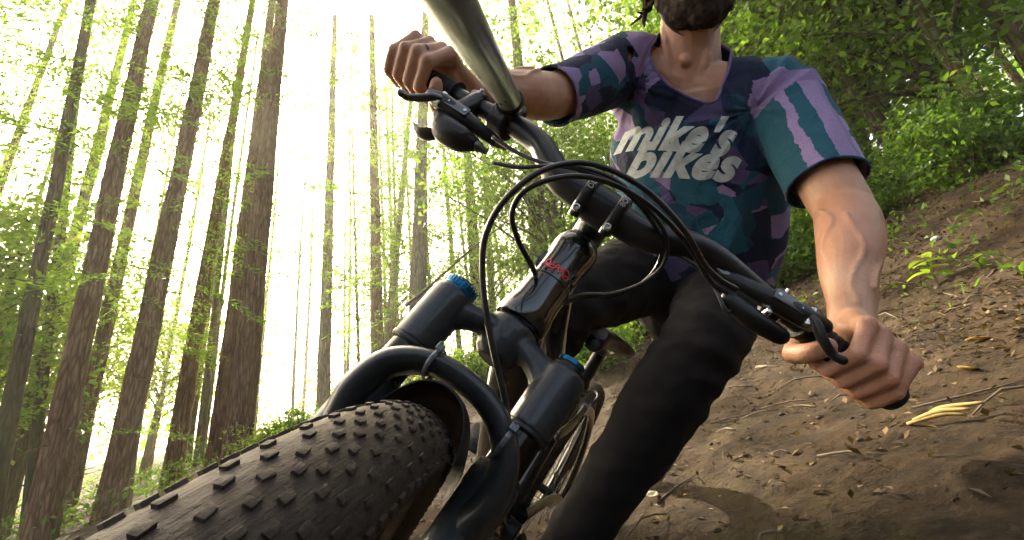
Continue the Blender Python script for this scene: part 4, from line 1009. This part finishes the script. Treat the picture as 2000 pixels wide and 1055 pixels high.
def bare_branches(g, H, z0, n, seed, reach=1.1):
    random.seed(seed)
    for k in range(n):
        z = random.uniform(z0, H * .8); a = random.uniform(0, 6.28); ln = reach * random.uniform(.25, 1.1); e = random.uniform(-.35, .35)
        p = [(0, 0, z), (math.cos(a) * ln * .5, math.sin(a) * ln * .5, z + e * ln * .3), (math.cos(a + .15) * ln, math.sin(a + .15) * ln, z + e * ln)]
        g.tube(p, [.014, .009, .003], 5, None, 2, False, False)

def place_dir(bot, top, dist):
    """base and lean of a stem seen between two photo pixels, standing dist metres away"""
    d0, d1 = ray(*bot), ray(*top); p0 = CAM + d0 * (dist / math.hypot(d0[0], d0[1])); p1 = CAM + d1 * (dist / math.hypot(d1[0], d1[1]))
    ax = unit(p1 - p0); 
    for _ in range(30):
        gz = ground(p0[0], p0[1]); p0 = p0 + ax * ((gz - p0[2]) / max(.3, ax[2]))
    return p0, ax
def tree_root(name, base, ax, label, cat, group, spin=0.0):
    q = Vector(ax).to_track_quat('Z', 'Y') if abs(ax[2]) < .99999 else Matrix.Identity(3).to_quaternion()
    m = Matrix.Translation(Vector(base)) @ q.to_matrix().to_4x4() @ Matrix.Rotation(spin, 4, 'Z')
    return tag(empty(name, mat=m), label, cat, group)
crowns = [conifer_crown('crown', 17, 3.2, 62, 2.7, 11, 'leaf_bright', per=105), conifer_crown('crown', 17, 2.4, 74, 2.8, 12, 'leaf_yellow', per=95), conifer_crown('crown', 17, 1.5, 110, 2.2, 13, 'leaf_bright', per=95), conifer_crown('crown', 16, 4.5, 50, 2.8, 14, 'needle_green', per=110)]
def add_crown(root, me, mesh_name='crown'):
    o = bpy.data.objects.new(mesh_name, me); COL.objects.link(o); o.parent = root; return o
# (bottom px, top px, distance, width in the photo, bark, crown index, label)
TR = [
 ((100, 930), (287, 50), 9.5, 46, 'bark_red', 0, 'thick leaning brown trunk near the frame edge, second of the big left trunks'),
 ((152, 880), (332, 70), 13, 28, 'bark_red', 1, 'slim dark reddish trunk just behind the thick leaning brown trunk'),
 ((247, 850), (412, 40), 10, 42, 'bark_red', 0, 'thick brown rough-barked trunk with the sun glowing on its upper half'),
 ((357, 800), (487, 40), 13.5, 28, 'bark_red', 3, 'dark brown trunk between the sun-glowed trunk and the paired trunks'),
 ((398, 800), (464, 190), 18, 14, 'bark_mossy', 1, 'thin dark trunk squeezed close against the paired thick trunks'),
 ((474, 790), (549, 40), 9.5, 42, 'bark_red', 3, 'thickest dark trunk of the pair, in front of the tyre'),
 ((436, 790), (520, 100), 11, 30, 'bark_red', 0, 'dark trunk half hidden behind the thickest one, partner of the pair'),
 ((632, 770), (656, 40), 14, 22, 'bark_grey', 3, 'pale grey slender trunk standing alone against white sky'),
 ((737, 690), (725, 60), 14, 23, 'bark_red', 2, 'brown trunk with needle sprays along it, right of the pale lone trunk'),
 ((755, 690), (802, 200), 17, 16, 'bark_grey', 3, 'pale trunk tilting away behind the fork, beside the needle-clad brown trunk'),
 ((815, 610), (826, 230), 13, 32, 'bark_grey', 2, 'broad pale trunk rising behind the fork crown and the gripping hand'),
 ((776, 640), (766, 200), 18, 8, 'bark_mossy', 2, 'very thin dark trunk between the brown and the broad pale trunk'),
 ((936, 640), (914, 330), 15, 24, 'bark_mossy', 2, 'mossy green trunk seen beneath the brake lever beside the sun'),
 ((963, 640), (947, 330), 18, 14, 'bark_mossy', 2, 'thin mossy trunk close beside the mossy one near the sun'),
 ((701, 720), (692, 400), 17, 6, 'bark_red', 3, 'spindly bare pole of a trunk beside the brown needle-clad one'),
 ((66, 900), (165, 60), 13, 20, 'bark_mossy', 1, 'dark thin trunk hugging the left frame edge'),
 ((30, 760), (120, 300), 10, 32, 'bark_mossy', 2, 'mossy trunk cut by the left frame edge'),
 ((85, 700), (212, 200), 15, 28, 'bark_mossy', 1, 'leaf-draped trunk behind the dark thin trunk at far left'),
 ((1068, 640), (1040, 380), 11, 32, 'bark_mossy', 2, 'mossy trunk seen between the cable loops and the jersey'),
 ((1738, 470), (1692, 330), 8.5, 45, 'bark_grey', None, 'grey trunk foot standing behind the rider\'s bent elbow'),
 ((1905, 330), (1856, 120), 8, 50, 'bark_mossy', None, 'stout ivy-clad trunk on the bank top at right'),
 ((1845, 330), (1800, 180), 12, 16, 'bark_mossy', None, 'thin trunk left of the stout ivy-clad trunk'),
 ((1560, 620), (1535, 470), 11, 16, 'bark_mossy', None, 'thin dark trunk between the jersey hem and the forearm'),
]
SEEN = []
for i, (bo, to, ds, wpx, bark, ci, lab) in enumerate(TR):
    base, ax = place_dir(bo, to, ds); dm = ray((bo[0] + to[0]) / 2, (bo[1] + to[1]) / 2); zc = float((BW.T @ dm)[2]); dia = wpx / FPX * (ds / math.hypot(dm[0], dm[1])) * zc * math.sqrt(zc) * .95
    root = tree_root('conifer_tree' if ci is not None else 'forest_tree', base, ax, lab, 'tree', None, random.uniform(0, 6.28))
    g = trunk_geo(G(), 17, dia / 2 * 1.1, 100 + i, lobes=.10, n=20); bare_branches(g, 15, .8, 16, 200 + i)
    obj('trunk', g, bark, root, 180); SEEN.append(base)
    if ci is not None: add_crown(root, crowns[ci])
    else:
        rng = np.random.default_rng(300 + i); P, _ = clumps(rng, (0, 0, 6.0), (2.2, 2.2, 3.6), 110, 9000, .28)
        add_crown(root, leaf_mesh('crown', P, .085, 'leaf_deep', .55, .5, None, 300 + i))
# far slender trees, alike
rng = np.random.default_rng(77); random.seed(77)
far_tr = [finish(trunk_geo(G(), 19, r, 500 + k, 30, .08, .3, .05, 10).mesh('trunk'), b, 180) for k, (r, b) in enumerate(((.10, 'bark_red'), (.14, 'bark_mossy'), (.08, 'bark_grey')))]
far_cr = [conifer_crown('crown', 19, 3.0, 80, 2.3, 21, 'leaf_bright', per=20, size=.2), conifer_crown('crown', 19, 1.0, 100, 2.4, 22, 'needle_green', per=20, size=.2), conifer_crown('crown', 19, 5.0, 60, 2.0, 23, 'leaf_yellow', per=18, size=.2)]
def far_tree(az, dist, ti, ci, label, group, s=1.0):
    x, y = dist * math.sin(R_(az)), dist * math.cos(R_(az)); b = np.array([x, y, ground(x, y)])
    root = tree_root('slender_tree', b, np.array([random.uniform(-.04, .04), random.uniform(-.04, .04), 1]), label, 'tree', group, random.uniform(0, 6.28)); root.scale = (s, s, s)
    add_crown(root, far_tr[ti], 'trunk'); add_crown(root, far_cr[ci])
far_az = [-60, -56, -53, -49.5, -46, -43, -41, -38, -35.5, -33.5, -31, -29, -27.5, -23, -21.6, -18.5, -16, -13.5, -11, -9, -6, -4, -1.5, 1, 4, 7]
for k, az in enumerate(far_az):
    sparse = -34 < az < -17
    far_tree(az + random.uniform(-.8, .8), random.uniform(17, 24) if not sparse else random.uniform(20, 30), k % 3, (0, 1, 2, 0)[k % 4] if not sparse else 2, 'slender far trunk blurred by the bright backlight between the big trunks', 'slender far trees in the backlight', random.uniform(.8, 1.1))
for k in range(20):
    az = random.uniform(9, 66)
    far_tree(az, random.uniform(13, 24), k % 3, (0, 1)[k % 2], 'slender far tree deep in the leafy wood behind the rider', 'slender far trees behind the rider', random.uniform(.8, 1.1))
# leafy broadleaf trees: bright yellow-green at far left, dense behind and right of the rider
def leafy_proto(seed, mat, n_leaf, rad, cz, size, n_cl=150, spread=.3):
    rng = np.random.default_rng(seed); P, c = clumps(rng, (0, 0, cz), rad, n_cl, n_leaf, spread)
    g = trunk_geo(G(), cz + rad[2] * .5, .09, seed, 26, .08, .3, .12, 10)
    for q in c[:26]:
        z = max(1.0, q[2] - .5 * math.hypot(q[0], q[1]) - .3); g.tube([(0, 0, z), tuple(np.array([q[0] * .5, q[1] * .5, (z + q[2]) / 2 + .1])), tuple(q)], [.03, .018, .006], 5, None, 2, False, False)
    return finish(g.mesh('trunk'), 'bark_mossy', 180), leaf_mesh('crown', P, size, mat, .6, .5, None, seed)
LPt = [leafy_proto(31, 'leaf_bright', 9000, (2.1, 2.1, 2.6), 3.9, .10), leafy_proto(32, 'leaf_bright', 8500, (2.0, 2.0, 2.8), 3.8, .095), leafy_proto(33, 'leaf_yellow', 8000, (1.8, 1.8, 2.3), 3.9, .105), leafy_proto(34, 'leaf_bright', 10000, (2.2, 2.2, 2.4), 2.9, .085)]
def leafy(px, py, dist, k, label, s=1.0, group=None):
    d = ray(px, py); x, y = d[0] / math.hypot(d[0], d[1]) * dist, d[1] / math.hypot(d[0], d[1]) * dist
    root = tree_root('leafy_tree', np.array([x, y, ground(x, y)]), np.array([0, 0, 1.0]), label, 'tree', group, random.uniform(0, 6.28)); root.scale = (s, s, s)
    add_crown(root, LPt[k][0], 'trunk'); add_crown(root, LPt[k][1])
for a in [(110, 300, 14, 2, 'yellow-green leafy tree glowing between the leftmost trunks', 1.25), (40, 170, 13, 0, 'green leafy tree in the upper left corner', 1.3), (215, 300, 17, 2, 'yellow-green leafy tree between the slim reddish and the sun-glowed trunk', 1.2), (360, 480, 20, 2, 'small yellow leafy tree far behind the sun-glowed trunk', 1.0), (760, 250, 18, 0, 'green leafy tree far behind the gripping hand', 1.3), 
          (1005, 130, 8.8, 0, 'bright leafy tree right behind the camera pole', 1.25), (1090, 420, 9.5, 3, 'leafy tree behind the cable loops and stem', 1.1), (1150, 200, 13, 0, 'leafy tree behind the rider\'s far sleeve', 1.1), (960, 560, 13, 3, 'low leafy tree glimpsed over the fork crown', .9),
          (1480, 60, 7.4, 3, 'leafy tree behind the rider\'s neck and shoulder', 1.3), (1590, 300, 7.8, 0, 'dark leafy tree right behind the nearer sleeve', 1.1), (1680, 120, 6.6, 0, 'bright green leafy tree above the nearer shoulder', 1.15), (1760, 60, 8.6, 1, 'dark leafy tree in the upper right behind the bright one', 1.3),
          (1840, 180, 6.4, 3, 'leafy tree hanging over the bank left of the ivy-clad trunk', 1.05), (1940, 90, 6.0, 0, 'dark leafy tree in the top right corner', 1.1), (1985, 250, 5.6, 0, 'leafy tree cut by the right frame edge', .9), (1620, 480, 10.5, 0, 'leafy tree far behind the forearm', 1.1), (1520, 420, 11, 0, 'dark leafy tree behind the rider\'s back', 1.2), (1760, 330, 11.5, 0, 'leafy tree deep behind the elbow', 1.2), (1900, 300, 10.5, 1, 'dark leafy tree deep behind the ivy-clad trunk', 1.3), (1420, 350, 14, 0, 'leafy tree hidden behind the rider\'s torso', 1.4)]:
    leafy(*a)
# shrubs and ground plants
def shrub_proto(seed, mat, n_leaf, rad, size, n_cl=46):
    rng = np.random.default_rng(seed); P, c = clumps(rng, (0, 0, rad[2] * .9), rad, n_cl, n_leaf, .10, .2); P[:, 2] = np.maximum(P[:, 2], .02)
    g = G()
    for q in c[:18]: g.tube([(0, 0, -.05), (q[0] * .4, q[1] * .4, q[2] * .6), tuple(q)], [.010, .007, .003], 5, None, 2, False, False)
    return finish(g.mesh('stems'), 'dead_wood', 180), leaf_mesh('foliage', P, size, mat, .55, .55, None, seed)
SH = [shrub_proto(41, 'leaf_deep', 3200, (.50, .50, .42), .065), shrub_proto(42, 'leaf_bright', 3000, (.55, .55, .36), .06), shrub_proto(43, 'leaf_yellow', 2200, (.6, .6, .34), .06)]
def shrub(x, y, k, label, s, group=None):
    root = tree_root('leafy_shrub', np.array([x, y, ground(x, y) - .02]), np.array([0, 0, 1.0]), label, 'shrub', group, random.uniform(0, 6.28)); root.scale = (s, s, s)
    o = add_crown(root, SH[k][0], 'stems'); add_crown(root, SH[k][1], 'foliage')
def at_dist(px, py, dist):
    d = ray(px, py); h = math.hypot(d[0], d[1]); return d[0] / h * dist, d[1] / h * dist
for px, py, ds, k, s, lab in [(1925, 330, 4.9, 0, 1.0, 'dark green shrub on the bank crest below the ivy-clad trunk'), (1960, 420, 4.6, 0, .8, 'dark shrub at the right frame edge on the bank'), (1850, 345, 6.2, 1, .9, 'bright shrub behind the crest of the bank'), (1770, 420, 6.4, 0, .9, 'shrub behind the elbow at the foot of the bank'),
        (1700, 440, 7.2, 1, 1.0, 'shrub behind the bent elbow'), (1560, 560, 5.2, 1, 1.0, 'bright green shrub between jersey hem and forearm'), (1520, 600, 4.6, 0, .9, 'deep green shrub just above the left grip cluster'), (1600, 590, 5.8, 0, 1.1, 'green shrub behind the forearm'), (1480, 640, 5.2, 1, .8, 'low green shrub behind the brake lever'), (1620, 520, 7.0, 1, 1.3, 'tall green shrub farther behind the forearm'),
        (1740, 490, 5.0, 0, .55, 'small dark shrub where forearm meets the bank'), (1250, 680, 6.0, 1, 1.2, 'bright shrub seen between the rider\'s legs'), (1170, 720, 5.0, 1, .9, 'low shrub seen beside the saddle'), (1060, 560, 7.5, 0, 1.2, 'shrub behind the head tube'), (940, 700, 8.0, 1, 1.2, 'shrub seen under the fork crown'), (880, 690, 9.5, 2, 1.2, 'yellowish shrub over the fork arch'),
        (590, 780, 7.8, 0, .8, 'dark low shrub at the foot of the pale lone trunk'), (530, 790, 8.0, 2, .9, 'yellow-green low shrub left of the pale lone trunk'), (680, 740, 9.0, 2, .9, 'yellow-green shrub by the spindly pole trunk')]:
    x, y = at_dist(px, py, ds); shrub(x, y, k, lab, s)
# low undergrowth that no one could count
rng = np.random.default_rng(5); pts = []
for _ in range(4200):
    az = R_(rng.uniform(-64, 66)); d = rng.uniform(9.0, 28) ; x, y = d * math.sin(az), d * math.cos(az)
    if x > .2 and d < 6.5: continue
    h = rng.uniform(.0, .38); z = float(ground_np(x, y))
    c = np.array([x, y, z + h]); pts.append(c + rng.normal(size=(7, 3)) * np.array([.2, .2, .09]))
P = np.vstack(pts)
ug = bpy.data.objects.new('undergrowth', leaf_mesh('undergrowth', P, .10, 'leaf_deep', .5, .5, None, 6)); COL.objects.link(ug); tag(ug, 'low green undergrowth covering the forest floor under the trees', 'undergrowth', kind='stuff')
# far wall of wood: leaf masses closing the view, open towards the sun
pts = []
for _ in range(2600):
    az = rng.uniform(-70, 78); d = rng.uniform(26, 40); x, y = d * math.sin(R_(az)), d * math.cos(R_(az))
    op = .22 if az < -2 else .22 + .25 * min(1, (az + 2) / 10)
    op *= 1 - .75 * math.exp(-((az + 22) / 12) ** 2)
    hmax = 4.0 + 22 * op if az < 8 else 20
    if rng.random() > op + .12: continue
    z = float(ground_np(x, y)) + rng.uniform(0, hmax); pts.append(np.array([x, y, z]) + rng.normal(size=(24, 3)) * np.array([.9, .9, .6]))
P = np.vstack(pts)
fw = bpy.data.objects.new('far_woodland', leaf_mesh('far_woodland', P, .34, 'leaf_bright', .6, .4, None, 8)); COL.objects.link(fw); tag(fw, 'far-off wood closing the view behind all the trunks', 'woodland', kind='stuff')
# leaf litter
n = 60000; X = rng.uniform(-2.5, 7, n * 2); Yv = rng.uniform(.1, 9, n * 2)
den = np.clip(.25 + .75 * (X > 1.2) + .3 * (Yv > 3), 0, 1); keep = (np.hypot(X, Yv) > 1.0) & (rng.random(n * 2) < den * np.clip(2.2 / (np.hypot(X, Yv) + .4), .12, 1)); X, Yv = X[keep], Yv[keep]
P = np.array([(x, y, ground(x, y) + .004 + .012 * rng.random()) for x, y in zip(X, Yv)])
dr = rng.normal(size=(len(P), 3)) * np.array([1, 1, .2])
ll = bpy.data.objects.new('leaf_litter', leaf_mesh('leaf_litter', P, .026, 'litter_leaf', .5, .85, dr, 9, .1)); COL.objects.link(ll); tag(ll, 'small dry leaves and twigs littering the trail and bank', 'leaf litter', kind='stuff')
n = 900; X = rng.uniform(1.6, 6, n); Yv = rng.uniform(1.0, 6.5, n)
pts = [np.array([x, y, ground(x, y) + .03]) + rng.normal(size=(5, 3)) * np.array([.05, .05, .03]) for x, y in zip(X, Yv) if x > 1.9 + .15 * math.sin(y * 3)]
gc = bpy.data.objects.new('ground_cover', leaf_mesh('ground_cover', np.vstack(pts), .05, 'leaf_deep', .55, .6, None, 10)); COL.objects.link(gc); tag(gc, 'small green seedlings and ivy scattered over the bank', 'ground cover', kind='stuff')

tw = G(); random.seed(15)
for k in range(420):
    x, y = random.uniform(-.6, 5.5), random.uniform(.9, 6.5); a_ = random.uniform(0, 6.28); ln = random.uniform(.04, .22); z = ground(x, y) + .004
    x2, y2 = x + math.cos(a_) * ln, y + math.sin(a_) * ln; tw.tube([(x, y, z), ((x + x2) / 2 + random.uniform(-.01, .01), (y + y2) / 2, max(z, ground((x + x2) / 2, (y + y2) / 2)) + .008), (x2, y2, ground(x2, y2) + .005)], [.0025, .003, .0014], 5, None, 2)
tag(obj('twig_litter', tw, 'dead_wood', None, 180), 'thin dead twigs strewn over the trail and bank', 'twigs', kind='stuff')
pb = G()
for k in range(700):
    x, y = random.uniform(-.8, 5), random.uniform(1.0, 5); r = random.uniform(.004, .014) * (1.8 if random.random() < .06 else 1); pb.ball((x, y, ground(x, y) + r * .2), (r, r * random.uniform(.6, 1), r * .6), 6, 4)
tag(obj('pebbles', pb, 'stone_dull', None, 180), 'small dull pebbles and clods of earth on the trail', 'pebbles', kind='stuff')
# ---- single things lying on the ground
def hit_ground(px, py):
    d = ray(px, py); t = .2
    while t < 40:
        p = CAM + d * t
        if p[2] < ground(p[0], p[1]): return p
        t += .01
    return CAM + d * 5
def flat_leaf(name, px, py, ln, wd, ang, mat, label, curl=.25):
    p = hit_ground(px, py); V = []; F = []; n = 9
    for i in range(n):
        t = i / (n - 1); w = wd * math.sin(math.pi * min(.98, .04 + t * .94)) ** .8 * .5
        for v in (-1, -.5, 0, .5, 1): V.append((ln * (t - .5), w * v, .010 + curl * ln * .25 * (t - .5) ** 2 * 4 + abs(v) * w * .35))
    for i in range(n - 1):
        for j in range(4): F.append((i * 5 + j, i * 5 + j + 1, (i + 1) * 5 + j + 1, (i + 1) * 5 + j))
    o = obj(name, G().add(V, F), mat, None, 180); o.location = (p[0], p[1], ground(p[0], p[1])); o.rotation_euler = (.35, -.1, ang)
    sm = o.modifiers.new('t', 'SOLIDIFY'); sm.thickness = .0012
    return tag(o, label, 'leaf')
flat_leaf('fallen_leaf', 1274, 976, .055, .034, .9, 'pale_leaf', 'pale tan fallen leaf on the dirt beside the rider\'s shin')
flat_leaf('fallen_leaf', 1487, 722, .07, .035, .3, 'pale_leaf', 'small pale leaf on the dirt below the brake lever')
flat_leaf('fallen_leaf', 1392, 752, .06, .03, .6, 'pale_leaf', 'small pale leaf on the dirt beside the knee')
flat_leaf('fallen_leaf', 1890, 730, .07, .04, 1.2, 'dry_yellow', 'orange-yellow leaf on the dirt to the right of the fist')
flat_leaf('fallen_leaf', 1912, 672, .06, .03, 2.0, 'dry_yellow', 'orange leaf near the right frame edge below the bank')
flat_leaf('fallen_leaf', 1925, 400, .16, .11, .5, 'pale_leaf', 'large pale leaf high on the bank near the right frame edge', .1)
p, q = hit_ground(1785, 838), hit_ground(1945, 822)
cg = G(); 
for k in range(3):
    o_ = np.array([random.uniform(-.01, .01), random.uniform(-.012, .012), .012 + .006 * k]); cg.tube([p + o_ + (q - p) * .12 * k, (p + q) / 2 + o_ + np.array([0, 0, .012]), q + o_ * 1.5 + (p - q) * .1 * (2 - k)], [.004, .006, .003], 8, None, 5)
tag(obj('dry_cane', cg, 'dry_cane', None, 180), 'yellowish dry cane lying on the dirt to the right of the fist', 'stick')
p = hit_ground(1832, 560); pl = tree_root('seedling', p, np.array([0, 0, 1.0]), 'pale green broad-leaved seedling growing on the bank beside the forearm', 'plant', None)
obj('stem', G().tube([(0, 0, -.02), (.01, 0, .08), (.0, .02, .17)], [.004, .0035, .002], 6, None, 4), 'dead_wood', pl)
for k in range(9):
    a = k * 2.4; ln = .10 - .004 * k; z = .06 + .013 * k; V = []; F = []
    for i in range(7):
        t = i / 6; w = .026 * math.sin(math.pi * (.03 + .95 * t)) ** .8
        for v in (-1, 0, 1): V.append((math.cos(a) * ln * t - math.sin(a) * w * v, math.sin(a) * ln * t + math.cos(a) * w * v, z + ln * (.35 * t - .5 * t * t) + abs(v) * .006))
    for i in range(6):
        for j in range(2): F.append((i * 3 + j, i * 3 + j + 1, (i + 1) * 3 + j + 1, (i + 1) * 3 + j))
    obj('leaf', G().add(V, F), 'leaf_yellow', pl, 180)
for px, py, r, lab in ((1728, 762, .012, 'small pale pebble on the dirt under the fist'), (1830, 470, .03, 'pale stone on the bank beside the forearm')):
    p = hit_ground(px, py); g = G().ball(p + np.array([0, 0, r * .3]), (r, r * .8, r * .6), 12, 8); g.v = [tuple(np.array(v) + np.array([noise.noise(Vector(v) * 40) * r * .3] * 3)) for v in g.v]
    tag(obj('stone', g, 'stone_pale', None, 50), lab, 'stone')
# dead branch crossing in front of the mossy trunks
a, b = C(838, 560, 7.2), C(1010, 418, 7.6)
br = G().tube([a - (b - a) * .25, a, (a + b) / 2 + np.array([0, 0, .04]), b], [.03, .022, .017, .008], 8, None, 5)
for k in range(7):
    t = random.uniform(.1, .9); q = a + (b - a) * t; br.tube([q, q + np.array([random.uniform(-.3, .3), random.uniform(-.2, .2), random.uniform(.1, .35)])], [.007, .002], 5, None, 1)
tag(obj('dead_branch', br, 'dead_wood', None, 180), 'bare dead branch slanting up behind the blue fork knob', 'branch')

# ---------------------------------------------------------------- hazy air under the trees
hz = G(); x0, x1, y0, y1, z0, z1 = -70, 70, -8, 92, -3.5, 34
hz.add([(x, y, z) for z in (z0, z1) for y in (y0, y1) for x in (x0, x1)], [(0, 2, 3, 1), (4, 5, 7, 6), (0, 1, 5, 4), (2, 6, 7, 3), (0, 4, 6, 2), (1, 3, 7, 5)])
hm_ = bpy.data.materials.new('hazy_air'); hm_.use_nodes = True; ht = hm_.node_tree; ht.nodes.remove(ht.nodes['Principled BSDF'])
pv = ht.nodes.new('ShaderNodeVolumePrincipled'); pv.inputs['Color'].default_value = (1.0, .95, .80, 1); pv.inputs['Density'].default_value = .0028; pv.inputs['Anisotropy'].default_value = .55
ht.links.new(pv.outputs[0], ht.nodes['Material Output'].inputs['Volume'])
ho = bpy.data.objects.new('haze', hz.mesh('haze')); ho.data.materials.append(hm_); COL.objects.link(ho); tag(ho, 'thin bright haze hanging in the backlit air of the wood', 'haze', kind='stuff')
